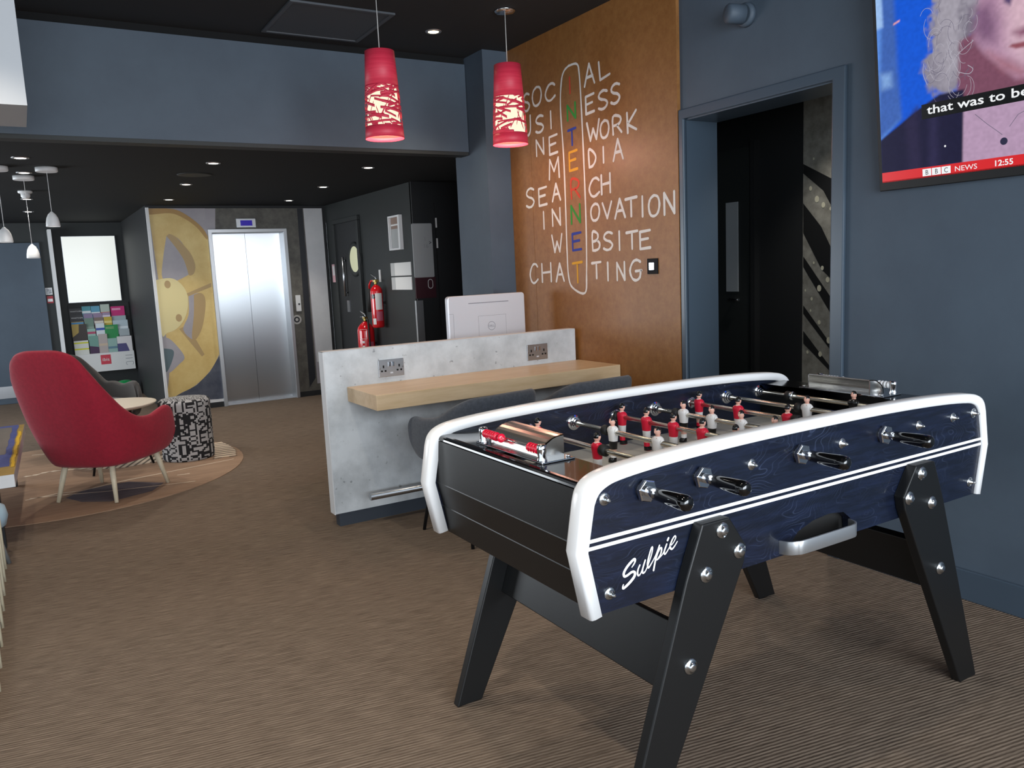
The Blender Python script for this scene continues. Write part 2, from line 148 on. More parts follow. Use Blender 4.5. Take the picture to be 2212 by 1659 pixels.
def carpet():
    m = bpy.data.materials.new('ribbed_carpet'); m.use_nodes = True; nt = m.node_tree; b = nt.nodes['Principled BSDF']
    L = nt.links.new
    tc = nt.nodes.new('ShaderNodeTexCoord'); mp = nt.nodes.new('ShaderNodeMapping'); mp.inputs['Rotation'].default_value = (0, 0, math.radians(10.5))
    L(tc.outputs['Object'], mp.inputs['Vector'])
    wv = nt.nodes.new('ShaderNodeTexWave'); wv.wave_type = 'BANDS'; wv.bands_direction = 'Y'; wv.inputs['Scale'].default_value = 24.0
    wv.inputs['Distortion'].default_value = 1.1; wv.inputs['Detail'].default_value = 2.0; wv.inputs['Detail Scale'].default_value = 1.5
    L(mp.outputs['Vector'], wv.inputs['Vector'])
    s = nt.nodes.new('ShaderNodeMapping'); s.inputs['Scale'].default_value = (9, 110, 1); L(mp.outputs['Vector'], s.inputs['Vector'])
    nz = nt.nodes.new('ShaderNodeTexNoise'); nz.inputs['Scale'].default_value = 1.0; nz.inputs['Detail'].default_value = 5; nz.inputs['Roughness'].default_value = 0.7
    L(s.outputs['Vector'], nz.inputs['Vector'])
    big = nt.nodes.new('ShaderNodeTexNoise'); big.inputs['Scale'].default_value = 1.1; big.inputs['Detail'].default_value = 2; L(mp.outputs['Vector'], big.inputs['Vector'])
    r1 = nt.nodes.new('ShaderNodeValToRGB'); r1.color_ramp.elements[0].position = 0.32; r1.color_ramp.elements[1].position = 0.70
    r1.color_ramp.elements[0].color = lin('5b4e43'); r1.color_ramp.elements[1].color = lin('887869')
    L(nz.outputs['Fac'], r1.inputs['Fac'])
    mx = nt.nodes.new('ShaderNodeMixRGB'); mx.blend_type = 'MULTIPLY'; mx.inputs['Fac'].default_value = 0.55
    r2 = nt.nodes.new('ShaderNodeValToRGB'); r2.color_ramp.elements[0].color = (0.72, 0.70, 0.70, 1); r2.color_ramp.elements[1].color = (1, 1, 1, 1)
    L(wv.outputs['Fac'], r2.inputs['Fac']); L(r1.outputs['Color'], mx.inputs['Color1']); L(r2.outputs['Color'], mx.inputs['Color2'])
    L(mx.outputs['Color'], b.inputs['Base Color']); b.inputs['Roughness'].default_value = 0.95; b.inputs['Specular IOR Level'].default_value = 0.15
    bp = nt.nodes.new('ShaderNodeBump'); bp.inputs['Strength'].default_value = 0.4; bp.inputs['Distance'].default_value = 0.004
    ad = nt.nodes.new('ShaderNodeMath'); ad.operation = 'ADD'; L(wv.outputs['Fac'], ad.inputs[0]); L(nz.outputs['Fac'], ad.inputs[1])
    L(ad.outputs['Value'], bp.inputs['Height']); L(bp.outputs['Normal'], b.inputs['Normal'])
    return m
M['carpet'] = carpet()
def concrete():
    m = bpy.data.materials.new('concrete_laminate'); m.use_nodes = True; nt = m.node_tree; b = nt.nodes['Principled BSDF']; L = nt.links.new
    tc = nt.nodes.new('ShaderNodeTexCoord')
    a = nt.nodes.new('ShaderNodeTexNoise'); a.inputs['Scale'].default_value = 5; a.inputs['Detail'].default_value = 8; a.inputs['Roughness'].default_value = 0.6; L(tc.outputs['Object'], a.inputs['Vector'])
    r1 = nt.nodes.new('ShaderNodeValToRGB'); r1.color_ramp.elements[0].position = 0.3; r1.color_ramp.elements[1].position = 0.62
    r1.color_ramp.elements[0].color = lin('a9adb0'); r1.color_ramp.elements[1].color = lin('cfd3d6'); L(a.outputs['Fac'], r1.inputs['Fac'])
    v = nt.nodes.new('ShaderNodeTexNoise'); v.inputs['Scale'].default_value = 26; v.inputs['Detail'].default_value = 2; L(tc.outputs['Object'], v.inputs['Vector'])
    r2 = nt.nodes.new('ShaderNodeValToRGB'); r2.color_ramp.elements[0].position = 0.25; r2.color_ramp.elements[1].position = 0.33
    r2.color_ramp.elements[0].color = (0.35, 0.35, 0.36, 1); r2.color_ramp.elements[1].color = (1, 1, 1, 1); L(v.outputs['Fac'], r2.inputs['Fac'])
    mx = nt.nodes.new('ShaderNodeMixRGB'); mx.blend_type = 'MULTIPLY'; mx.inputs['Fac'].default_value = 0.8
    L(r1.outputs['Color'], mx.inputs['Color1']); L(r2.outputs['Color'], mx.inputs['Color2']); L(mx.outputs['Color'], b.inputs['Base Color'])
    b.inputs['Roughness'].default_value = 0.45
    return m
M['concrete'] = concrete()
def grain_lines(m, col):
    # fine pale growth rings over the stained wood
    nt = m.node_tree; L = nt.links.new; b = nt.nodes['Principled BSDF']
    src = b.inputs['Base Color'].links[0].from_socket
    tc = nt.nodes.new('ShaderNodeTexCoord'); mp = nt.nodes.new('ShaderNodeMapping'); mp.inputs['Scale'].default_value = (1.0, 1.0, 2.6)
    nz = nt.nodes.new('ShaderNodeTexNoise'); nz.inputs['Scale'].default_value = 2.6; nz.inputs['Detail'].default_value = 2.5; nz.inputs['Roughness'].default_value = .45
    mu = nt.nodes.new('ShaderNodeMath'); mu.operation = 'MULTIPLY'; mu.inputs[1].default_value = 290
    si = nt.nodes.new('ShaderNodeMath'); si.operation = 'SINE'
    rp = nt.nodes.new('ShaderNodeValToRGB'); rp.color_ramp.elements[0].position = .80; rp.color_ramp.elements[1].position = 1.0
    n2 = nt.nodes.new('ShaderNodeTexNoise'); n2.inputs['Scale'].default_value = 9
    r2 = nt.nodes.new('ShaderNodeValToRGB'); r2.color_ramp.elements[0].position = .45; r2.color_ramp.elements[1].position = .75
    m2 = nt.nodes.new('ShaderNodeMath'); m2.operation = 'MULTIPLY'; m3 = nt.nodes.new('ShaderNodeMath'); m3.operation = 'MULTIPLY'; m3.inputs[1].default_value = .24
    mx = nt.nodes.new('ShaderNodeMixRGB'); mx.inputs['Color2'].default_value = lin(col)
    L(tc.outputs['Object'], mp.inputs['Vector']); L(mp.outputs['Vector'], nz.inputs['Vector']); L(nz.outputs['Fac'], mu.inputs[0]); L(mu.outputs[0], si.inputs[0]); L(si.outputs[0], rp.inputs['Fac'])
    L(tc.outputs['Object'], n2.inputs['Vector']); L(n2.outputs['Fac'], r2.inputs['Fac']); L(rp.outputs['Color'], m2.inputs[0]); L(r2.outputs['Color'], m2.inputs[1]); L(m2.outputs[0], m3.inputs[0])
    L(src, mx.inputs['Color1']); L(m3.outputs[0], mx.inputs['Fac']); L(mx.outputs['Color'], b.inputs['Base Color'])
grain_lines(M['navy'], '5a6788')

# ------------------------------------------------------------------ mesh helpers
class MB:
    """collects shapes; build() links them as ONE mesh object"""
    def __init__(self): self.v = []; self.f = []; self.m = []; self.s = []
    def add(self, vs, fs, mi=0, smooth=False):
        o = len(self.v); self.v += [tuple(p) for p in vs]
        for f in fs: self.f.append([i + o for i in f]); self.m.append(mi); self.s.append(smooth)
        return self
    def box(self, a, b, mi=0):
        x0, y0, z0 = [min(p, q) for p, q in zip(a, b)]; x1, y1, z1 = [max(p, q) for p, q in zip(a, b)]
        vs = [(x0,y0,z0),(x1,y0,z0),(x1,y1,z0),(x0,y1,z0),(x0,y0,z1),(x1,y0,z1),(x1,y1,z1),(x0,y1,z1)]
        return self.add(vs, [(0,3,2,1),(4,5,6,7),(0,1,5,4),(1,2,6,5),(2,3,7,6),(3,0,4,7)], mi)
    def prism(self, poly, fn, t0, t1, mi=0, smooth=False):
        """poly of (a,b); fn(a,b,t) -> xyz; extruded from t0 to t1"""
        n = len(poly); vs = [fn(a, b, t0) for a, b in poly] + [fn(a, b, t1) for a, b in poly]
        fs = [tuple(range(n))[::-1], tuple(range(n, 2 * n))]
        self.add(vs, fs, mi)
        o = len(self.v) - 2 * n
        for i in range(n):
            j = (i + 1) % n; self.f.append([o + i, o + j, o + n + j, o + n + i]); self.m.append(mi); self.s.append(smooth)
        return self
    def flat(self, poly, fn, t, mi=0):
        return self.add([fn(a, b, t) for a, b in poly], [tuple(range(len(poly)))], mi)
    def rings(self, rings, mi=0, smooth=True, cap0=True, cap1=True, closed=True, mats=None):
        n = len(rings[0]); o = len(self.v)
        for r in rings: self.v += [tuple(p) for p in r]
        for k in range(len(rings) - 1):
            mm = mats[k] if mats else mi
            for i in range(n if closed else n - 1):
                j = (i + 1) % n
                self.f.append([o + k*n + i, o + k*n + j, o + (k+1)*n + j, o + (k+1)*n + i]); self.m.append(mm); self.s.append(smooth)
        if closed and cap0: self.f.append([o + i for i in range(n)][::-1]); self.m.append(mats[0] if mats else mi); self.s.append(False)
        if closed and cap1: self.f.append([o + (len(rings)-1)*n + i for i in range(n)]); self.m.append(mats[-1] if mats else mi); self.s.append(False)
        return self
    def lathe(self, prof, p0, axis=(0,0,1), n=24, mi=0, smooth=True, cap0=True, cap1=True, mats=None):
        """prof: list of (distance along axis, radius)"""
        ax = Vector(axis).normalized(); u = ax.orthogonal().normalized(); w = ax.cross(u); p0 = Vector(p0)
        rs = []
        for h, r in prof:
            rs.append([p0 + ax * h + (u * math.cos(2*PI*i/n) + w * math.sin(2*PI*i/n)) * r for i in range(n)])
        return self.rings(rs, mi, smooth, cap0, cap1, mats=mats)
    def cyl(self, a, b, r0, r1=None, n=16, mi=0, smooth=True):
        a = Vector(a); b = Vector(b); d = b - a
        return self.lathe([(0, r0), (d.length, r0 if r1 is None else r1)], a, d, n, mi, smooth)
    def tube(self, pts, r, n=10, mi=0, closed=False):
        pts = [Vector(p) for p in pts]; N = len(pts); rs = []; prev = None
        for i, p in enumerate(pts):
            if closed: t = pts[(i+1) % N] - pts[i-1]
            else: t = pts[min(i+1, N-1)] - pts[max(i-1, 0)]
            t.normalize()
            u = (prev - t * prev.dot(t)) if prev is not None else t.orthogonal()
            u.normalize(); prev = u; w = t.cross(u)
            rr = r[i] if isinstance(r, (list, tuple)) else r
            rs.append([p + (u * math.cos(2*PI*k/n) + w * math.sin(2*PI*k/n)) * rr for k in range(n)])
        if closed: rs.append(rs[0]); return self.rings(rs, mi, True, False, False)
        return self.rings(rs, mi, True)
    def sphere(self, c, r, n=16, mi=0, matfn=None):
        c = Vector(c); rx, ry, rz = (r, r, r) if not isinstance(r, (tuple, list)) else r
        R = n // 2; o = len(self.v); pos = []
        for i in range(R + 1):
            th = PI * i / R
            for j in range(n):
                ph = 2*PI*j/n; d = Vector((math.sin(th)*math.cos(ph), math.sin(th)*math.sin(ph), math.cos(th)))
                pos.append(d); self.v.append((c.x + d.x*rx, c.y + d.y*ry, c.z + d.z*rz))
        for i in range(R):
            for j in range(n):
                k = (j + 1) % n
                f = [i*n + j, (i+1)*n + j, (i+1)*n + k, i*n + k]
                if i == 0: f = [j, (i+1)*n + j, (i+1)*n + k]
                if i == R - 1: f = [i*n + j, (i+1)*n + j, i*n + k]
                mid = sum((pos[q] for q in f), Vector()) / len(f)
                self.f.append([o + q for q in f]); self.m.append(matfn(mid) if matfn else mi); self.s.append(True)
        return self
    def stroke(self, pts, w, fn, t, mi=0):
        """flat painted stroke in a plane; fn(a,b,t) -> xyz; w = width or list of widths"""
        P = [Vector((p[0], p[1])) for p in pts]
        W = w if isinstance(w, (list, tuple)) else [w] * len(P)
        keep = [0] + [i for i in range(1, len(P)) if (P[i] - P[i-1]).length > 1e-6]
        P = [P[i] for i in keep]; W = [W[i] for i in keep]; N = len(P)
        runs = []; cur = [0]
        for i in range(1, N):          # split at sharp corners
            cur.append(i)
            if i < N - 1 and (P[i] - P[i-1]).angle(P[i+1] - P[i]) > 0.9: runs.append(cur); cur = [i]
        runs.append(cur); k = 0
        for run in runs:
            A = []; B = []
            for q, i in enumerate(run):
                d0 = P[i] - P[run[q-1]] if q > 0 else P[run[q+1]] - P[i]
                d1 = P[run[q+1]] - P[i] if q < len(run) - 1 else d0
                d = d0.normalized() + d1.normalized(); d.normalize()
                nr = Vector((-d.y, d.x)); c = max(.6, nr.dot(Vector((-d1.y, d1.x)).normalized()))
                A.append(P[i] - nr * W[i] / 2 / c); B.append(P[i] + nr * W[i] / 2 / c)
            tt = t + k * 4e-5; k += 1
            n = len(run)
            self.add([fn(p.x, p.y, tt) for p in A + B], [(j, j + 1, n + j + 1, n + j) for j in range(n - 1)], mi)
            for e in (run[0], run[-1]):
                tt = t + k * 4e-5; k += 1; ww = W[e]
                self.add([fn(P[e].x + math.cos(2*PI*j/12)*ww/2, P[e].y + math.sin(2*PI*j/12)*ww/2, tt) for j in range(12)], [tuple(range(12))], mi)
        return self
    def text(self, s, size, fn, t, mi=0, a=0.0, b=0.0, align='LEFT', squash=1.0, bold=0.0):
        """flat letters; fn(a,b,t) -> xyz, (a,b) = baseline start"""
        cu = bpy.data.curves.new('t', 'FONT'); cu.body = s; cu.size = size; cu.align_x = align; cu.resolution_u = 3; cu.offset = bold * size
        ob = bpy.data.objects.new('t', cu); C.objects.link(ob)
        bpy.context.view_layer.update()
        me = bpy.data.meshes.new_from_object(ob)
        vs = [fn(a + v.co.x * squash, b + v.co.y, t) for v in me.vertices]
        fs = [tuple(p.vertices) for p in me.polygons]
        bpy.data.objects.remove(ob); bpy.data.meshes.remove(me); bpy.data.curves.remove(cu)
        return self.add(vs, fs, mi)
    def build(self, name, mats, parent=None, world=False, bevel=0.0, seg=2, sub=0, solid=0.0, loc=None, recalc=False, auto=None):
        me = bpy.data.meshes.new(name)
        off = Vector((0, 0, 0))
        if world and parent is not None:
            q = parent
            inv = root_matrix(q).inverted()
            vs = [tuple(inv @ Vector(p)) for p in self.v]
        else: vs = self.v
        me.from_pydata(vs, [], self.f)
        if not isinstance(mats, (list, tuple)): mats = [mats]
        for m in mats: me.materials.append(m)
        me.polygons.foreach_set('material_index', self.m); me.polygons.foreach_set('use_smooth', self.s)
        me.update()
        if recalc:
            bm = bmesh.new(); bm.from_mesh(me); bmesh.ops.remove_doubles(bm, verts=bm.verts, dist=1e-5); bmesh.ops.recalc_face_normals(bm, faces=bm.faces); bm.to_mesh(me); bm.free()
        o = bpy.data.objects.new(name, me); C.objects.link(o)
        if parent is not None: o.parent = parent
        if loc is not None: o.location = loc
        if solid:
            md = o.modifiers.new('thickness', 'SOLIDIFY'); md.thickness = solid; md.offset = 0
        if bevel > 0:
            md = o.modifiers.new('bevel', 'BEVEL'); md.width = bevel; md.segments = seg; md.limit_method = 'ANGLE'; md.angle_limit = math.radians(38)
        if sub:
            md = o.modifiers.new('subdivision', 'SUBSURF'); md.levels = sub; md.render_levels = sub
        return o
def root_matrix(o):
    m = Matrix.Translation(o.location) @ o.rotation_euler.to_matrix().to_4x4()
    return root_matrix(o.parent) @ m if o.parent else m
def thing(name, label, cat, loc=(0, 0, 0), rotz=0.0, group=None):
    o = bpy.data.objects.new(name, None); C.objects.link(o); o.empty_display_size = 0.05
    o.location = loc; o.rotation_euler = (0, 0, rotz)
    return tag(o, label, cat, group)
def tag(o, label, cat, group=None):
    o['label'] = label; o['category'] = cat
    if group: o['group'] = group
    return o
def plabel(o, label): o['label'] = label; return o
def struct(name, mb, m, label=None, **k):
    o = mb.build(name, m, **k); o['kind'] = 'structure'
    if label: o['label'] = label
    o['category'] = name.split('_')[0]
    return o
def copy_tree(o, parent=None):
    c = o.copy(); C.objects.link(c)
    if parent is not None: c.parent = parent
    for ch in list(o.children): copy_tree(ch, c)
    return c
def catmull(pts, n=6):
    P = [Vector(p) for p in pts]; out = []
    for i in range(len(P) - 1):
        a = P[max(i-1, 0)]; b = P[i]; c = P[i+1]; d = P[min(i+2, len(P)-1)]
        for k in range(n):
            t = k / n
            out.append(0.5 * ((2*b) + (c - a)*t + (2*a - 5*b + 4*c - d)*t*t + (3*b - a - 3*c + d)*t**3))
    out.append(P[-1]); return out
XY = lambda z: (lambda a, b, t: (a, b, z + t))
# ================================================================== SETTING
XR = 3.12      # face of the right wall
ZH = 2.911     # high ceiling
ZL = 2.245     # low ceiling
YB = 5.28      # face of the bulkhead between the two ceilings
struct('floor', MB().box((-3.3, -3.2, -0.06), (6.4, 12.3, 0)), M['carpet'], 'brown grey ribbed carpet floor')
struct('ceiling_high', MB().box((-3.3, -3.2, ZH), (XR + 0.24, YB + 0.2, ZH + 0.06)), M['ceil'], 'black high ceiling over the games area')
struct('ceiling_low', MB().box((-3.3, YB + 0.12, ZL), (6.4, 12.3, ZL + 0.06)), M['ceillow'], 'black low ceiling over the lift lobby')
struct('wall_bulkhead', MB().box((-3.3, YB, ZL + 0.012), (2.9, YB + 0.12, 2.866)), M['wall'], 'slate blue bulkhead between high and low ceiling')
struct('trim_1', MB().box((-3.3, YB + 0.012, 2.866), (2.9, YB + 0.12, ZH)), M['ceillow'], 'black shadow gap above the bulkhead')
struct('trim_2', MB().box((-3.3, YB + 0.004, ZL - 0.012), (2.9, YB + 0.12, ZL + 0.012)), M['walldark'], 'dark edge under the bulkhead')
# right wall with the doorway
for a_, b_ in (((XR, 3.29, 0), (XR + 0.23, 5.03, ZH)), ((XR, 2.34, 2.152), (XR + 0.23, 3.29, ZH)), ((XR, -3.2, 0), (XR + 0.23, 2.34, ZH))):
    struct('wall_right', MB().box(a_, b_), M['wall'], 'dark slate blue wall beside the doorway')
struct('wall_column', MB().box((2.905, 5.03, 0), (XR + 0.23, 5.50, ZH)), M['wall'], 'slate blue column at the end of the brown board')
a = MB().prism([(2.285, 0), (2.352, 0), (2.352, 2.146), (3.272, 2.146), (3.272, 0), (3.308, 0), (3.308, 2.198), (2.285, 2.198)], lambda a_, b_, t: (t, a_, b_), XR - .022, XR - .0005)
struct('trim_3', a, M['trimblue'], 'slate blue architrave around the doorway', bevel=0.006, recalc=True)
a = MB(); a.box((XR, 3.268, 0), (XR + 0.225, 3.29, 2.152)); a.box((XR, 2.34, 0), (XR + 0.225, 2.352, 2.152)); a.box((XR, 2.352, 2.14), (XR + 0.225, 3.268, 2.152))
struct('trim_4', a, M['trimblue'], 'slate blue door lining of the doorway')
struct('baseboard_right', MB().box((XR - 0.016, -3.2, 0), (XR, 2.285, 0.125)), M['trimblue'], 'slate blue skirting board on the right wall', bevel=0.004)
# dark hall behind the doorway
struct('wall_hall', MB().box((4.0, 0.9, 0), (4.1, 5.03, 2.5)), M['black'], 'black hall wall seen through the doorway')
struct('wall_hall_left', MB().box((XR + 0.23, 4.9, 0), (4.0, 5.0, 2.5)), M['black'])
struct('wall_hall_right', MB().box((XR + 0.23, 0.9, 0), (4.0, 1.0, 2.5)), M['black'])
struct('ceiling_hall', MB().box((XR + 0.23, 0.9, 2.45), (4.1, 5.03, 2.5)), M['black'])
d = struct('door_1', MB().box((3.97, 3.56, 0), (4.0, 3.90, 2.09)), M['walldark'], 'dark hall door with narrow glass pane')
MB().box((3.962, 3.70, 1.19), (3.972, 3.80, 1.76)).build('glass_pane', M['glass'], d)
hd = MB(); hd.cyl((3.97, 3.73, 1.14), (3.925, 3.73, 1.14), 0.009); hd.cyl((3.93, 3.73, 1.14), (3.93, 3.665, 1.14), 0.009)
hd.build('door_handle', M['chrome'], d)
MB().box((3.955, 3.555, 0), (4.0, 3.59, 2.12)).build('door_frame', M['black'], d)
hm = [mat('hall_print_grey', '9a9991', 0.5, noise=('77766f', 14, (1, 1, 1))), mat('hall_print_dark', '191a1b', 0.5), mat('hall_print_spot', 'cfcdb8', 0.5)]
hp = MB(); f = lambda a, b, t: (4.0 - t, a, b)
hp.prism([(3.219, 0.0), (2.55, 0.0), (2.55, 2.30), (3.219, 2.30)][::-1], f, 0.0, 0.008, 0)
for k in ('s1', 'd1', 'd2', 'd3', 'd4'):
    P = HALL[k]; hp.flat(P, f, 0.009, 1)
    hp.flat([(a - 0.21, b - 0.42) for a, b in P], f, 0.009, 1)      # the bands run on past the door frame
for i, p in enumerate(HALL['dots']):
    r = 0.006 + 0.009 * ((i * 7) % 5) / 4
    hp.flat([(p[0] + math.cos(q*PI/5)*r, p[1] + math.sin(q*PI/5)*r*1.3) for q in range(10)], f, 0.0095, 2)
tag(hp.build('wall_print', hm), 'grey print of black diagonal bands and pale drops beyond the doorway', 'wall print')

# ---- left lobby / back
struct('wall_back', MB().box((-3.3, 11.9, 0), (1.3, 12.0, ZL)), M['walldark'], 'charcoal back wall with leaflet rack')
struct('wall_left', MB().box((-3.3, 2.6, 0), (-3.2, 12.0, ZL)), M['walldark'], 'charcoal wall on the left')
for a_, b_ in (((1.232, 9.453, 0), (1.838, 9.9, ZL)), ((1.838, 9.453, 1.986), (2.712, 9.9, ZL)), ((2.712, 9.453, 0), (3.2, 9.9, ZL)), ((1.232, 9.9, 0), (1.34, 11.9, ZL)), ((1.838, 9.70, 0), (2.712, 9.9, 1.986))):
    struct('wall_lift', MB().box(a_, b_), M['black'], 'black lift shaft wall')
struct('wall_lobby_right', MB().box((3.2, 7.0, 0), (3.32, 9.452, ZL)), M['walldark'], 'charcoal wall with the fire extinguishers')
struct('wall_lobby_return', MB().box((3.2, 6.98, 0), (6.3, 7.02, ZL)), M['black'], 'black wall behind the direction sign')
struct('wall_lobby_far_right', MB().box((6.3, 5.0, 0), (6.4, 7.0, ZL)), M['black'])
struct('wall_back_right', MB().box((XR + 0.23, 5.03, 0), (6.3, 5.13, ZL + 0.1)), M['black'])
struct('trim_5', MB().box((0.372, 11.66, 0), (0.412, 11.9, 2.15)), M['white'], 'white upright post by the leaflet rack')
d = struct('door_2', MB().box((-0.80, 11.86, 0), (0.272, 11.9, 2.0)), M['wall'], 'slate blue door at the back left', bevel=0.004)
MB().box((-0.80, 11.85, 0.075), (0.18, 11.86, 0.225)).build('kick_plate', M['steel'], d)
# white box bulkhead top left
struct('wall_bulkhead_left', MB().box((-1.6, 3.98, 2.162), (0.112, 4.5, ZH)), M['whitebox'], 'pale grey boxed bulkhead hanging at top left')
# lobby door with porthole
d = struct('door_3', MB().box((3.185, 8.40, 0), (3.2, 9.10, 2.0)), M['black'], 'black lobby door with round window')
a = MB(); a.box((3.165, 9.101, 0), (3.2, 9.16, 2.0)); a.box((3.165, 8.34, 0), (3.2, 8.399, 2.0)); a.box((3.165, 8.34, 2.0005), (3.2, 9.16, 2.05))
a.build('door_frame', M['walldark'], d, bevel=0.004)
MB().lathe([(0, 0.19), (0.012, 0.19), (0.014, 0.16)], (3.185, 8.52, 1.585), (-1, 0, 0), 32).build('porthole_ring', M['walldark'], d)
plabel(MB().lathe([(0, 0.14), (0.016, 0.14)], (3.185, 8.50, 1.585), (-1, 0, 0), 32).build('porthole_glass', emis('porthole_lit', 'c6c9a8', 0.9), d), 'pale lit porthole glass')
MB().cyl((3.15, 8.82, 1.18), (3.15, 8.82, 1.62), 0.014).cyl((3.185, 8.82, 1.22), (3.15, 8.82, 1.22), 0.008).cyl((3.185, 8.82, 1.58), (3.15, 8.82, 1.58), 0.008).build('pull_handle', M['steel'], d)
MB().box((3.178, 8.78, 1.0), (3.186, 8.86, 1.13)).build('push_plate', M['steel'], d)
d = struct('door_4', MB().box((3.425, 6.955, 0), (4.3, 6.98, 2.05)), M['black'], 'black door right of the direction sign')
for z in (1.865, 1.675): MB().box((3.419, 6.945, z - 0.045), (3.431, 6.956, z + 0.045)).build('lit_gap', M['white'], d)  # white strips standing in for light through the door edge gaps
# vertical metal corner guard
g = tag(MB().box((3.172, 6.955, 0), (3.195, 6.985, 1.145)).box((3.195, 6.955, 0), (3.245, 6.98, 1.145)).build('corner_guard', M['alu']), 'pale metal corner guard below the maroon direction sign', 'corner guard')
# ================================================================== FOOTBALL TABLE
TX, TY = 1.806, 1.794
table = thing('football_table', 'navy and black football table with white edging and the word Sulpie', 'football table', (TX, TY, 0))
YN0, YN1 = 1.393, 1.423         # near side panel
YF0, YF1 = 2.165, 2.195         # far side panel
half_out = [(.792, .606), (.826, .768), (.806, .880), (.796, .908), (.772, .930), (.725, .944), (.62, .954), (.45, .962), (.25, .966), (0, .967)]
half_in = [(.760, .612), (.793, .768), (.772, .872), (.760, .894), (.738, .908), (.70, .917), (.60, .926), (.45, .933), (.25, .938), (0, .939)]
def sym(h): return [(TX + a, z) for a, z in h] + [(TX - a, z) for a, z in h[-2::-1]]
def smooth_out(h):
    s = sym(h); n = len(s)
    return s
out_p, in_p = sym(half_out), sym(half_in)
def dens(P):
    q = catmull([(x, z, 0) for x, z in P[2:-2]], 4)
    return P[:2] + [(v.x, v.y) for v in q] + P[-2:]
out_p, in_p = dens(out_p), dens(in_p)
fxz = lambda a, b, t: (a, t, b)
def side_panel(y0, y1, near):
    # navy board: outline with a half moon cut out of the lower edge for the ball tray
    P = [(x, z) for x, z in in_p]
    if near:
        notch = [(-.125, .612), (-.118, .640), (-.09, .666), (-.03, .684), (.04, .690), (.10, .682), (.135, .655), (.14, .612)]
        P = P + [(TX + a, z) for a, z in notch]
    pan = MB().prism(P, fxz, y0, y1).build('side_panel', M['navy'], table, world=True, recalc=True)
    # white edge moulding
    b = MB(); yo0, yo1 = y0 - 0.009, y1 + 0.012
    rs = []
    for (xo, zo), (xi, zi) in zip(out_p, in_p):
        d = Vector((xo - xi, zo - zi)); L = d.length; d /= L
        prof = [(0, yo0 + .006), (.003, yo0), (L - .010, yo0), (L - .003, yo0 + .003), (L, yo0 + .010), (L, yo1 - .010), (L - .003, yo1 - .003), (L - .010, yo1), (.003, yo1), (0, yo1 - .006)]
        rs.append([(xi + d.x * r, y, zi + d.y * r) for r, y in prof])
    b.rings(rs, 0, True)
    plabel(b.build('edge_moulding', M['plastic'], pan, world=True), 'white edge moulding')
    yf = y0 if near else y1; sg = -1 if near else 1
    s = MB()
    for z in (.7905, .7735):
        zz = z - .0005
        x0, x1 = TX - .789, TX + .789
        s.box((x0, yf + sg * 0.0012, zz - .0042), (x1, yf, zz + .0042))
    plabel(s.build('pinstripe', M['plastic'], pan, world=True), 'two white pinstripes')
    t = MB()
    for si, (pts, ws) in enumerate(SULPIE):
        c = catmull([(p[0], p[1], 0) for p in pts], 4); ww = []
        for i in range(len(pts) - 1):
            for k in range(4): ww.append(ws[i] + (ws[i+1] - ws[i]) * k / 4)
        ww.append(ws[-1])
        ww = [q * 1.7 for q in ww]
        if near: t.stroke([(v.x, v.y) for v in c], ww, lambda a, b, t_: (a, yf - t_, b), 0.0008 + .00022 * si)
        else: t.stroke([(2 * TX - v.x, v.y) for v in c], ww, lambda a, b, t_: (a, yf + t_, b), 0.0008 + .00022 * si)
    plabel(t.build('lettering', M['plastic'], pan, world=True), 'white script lettering')
    def bolt(x, z, r=.0155):
        m = MB(); m.lathe([(0, r * 1.0), (.0015, r), (.003, r * .8), (.003, .0075), (.010, .0072), (.010, .0045), (.017, .004), (.020, .0025)], (x, yf, z), (0, sg, 0), 14)
        return m.build('bolt', M['zinc'], pan, world=True)
    for dx in (-.740, .740): bolt(TX + dx, .880)
    for dx in (-.733, .733): bolt(TX + dx, .656)
    return pan, yf, sg, bolt
pn, yfn, sgn, boltn = side_panel(YN0, YN1, True)
pf, yff, sgf, boltf = side_panel(YF0, YF1, False)
# end panels with rounded top cap
for s in (-1, 1):
    prof = [(.757, .606), (.788, .768), (.778, .842)]
    prof2 = [(.777, .899), (.7755, .904), (.772, .9085), (.767, .911), (.760, .912), (.634, .912)]
    lowj = [(.757, .606), (.7715, .690), (.7705, .6925), (.788, .768), (.787, .7705), (.7775, .896)]
    fy = lambda a, b, t: (TX + s * a, t, b)
    P = lowj + [(.752, .896), (.752, .768), (.735, .606)]
    P[6] = (.755, .896)
    MB().prism(P if s > 0 else P[::-1], fy, YN1, YF0).build('end_panel', M['tblack'], table, world=True, recalc=True)
    # top cap: two outer blocks and a bridge over the goal mouth
    cap = MB(); g0, g1 = 1.672, 1.915
    capP = prof2 + [(.74, .897), (.634, .878)]
    cap.prism(capP, fy, YN1, g0); cap.prism(capP, fy, g1, YF0)
    cap.prism(prof2[:5] + [(.750, .912), (.750, .899)], fy, g0, g1)
    plabel(cap.build('end_cap', M['gloss'], table, world=True, recalc=True), 'gloss black end cap')
    MB().box((TX + s * .634, YN1, .700), (TX + s * .65, g0, .878)).build('goal_wall', M['tblack'], table, world=True)
    MB().box((TX + s * .634, g1, .700), (TX + s * .65, YF0, .878)).build('goal_wall', M['tblack'], table, world=True)
    MB().box((TX + s * .65, g0, .76), (TX + s * .755, g1, .77)).build('goal_floor', M['tblack'], table, world=True)
MB().box((TX - .65, YN1, .770), (TX + .65, YF0, .784)).build('playfield', M['field'], table, world=True)
MB().box((TX - .735, YN1, .609), (TX + .735, YF0, .622)).build('base_board', M['tblack'], table, world=True)
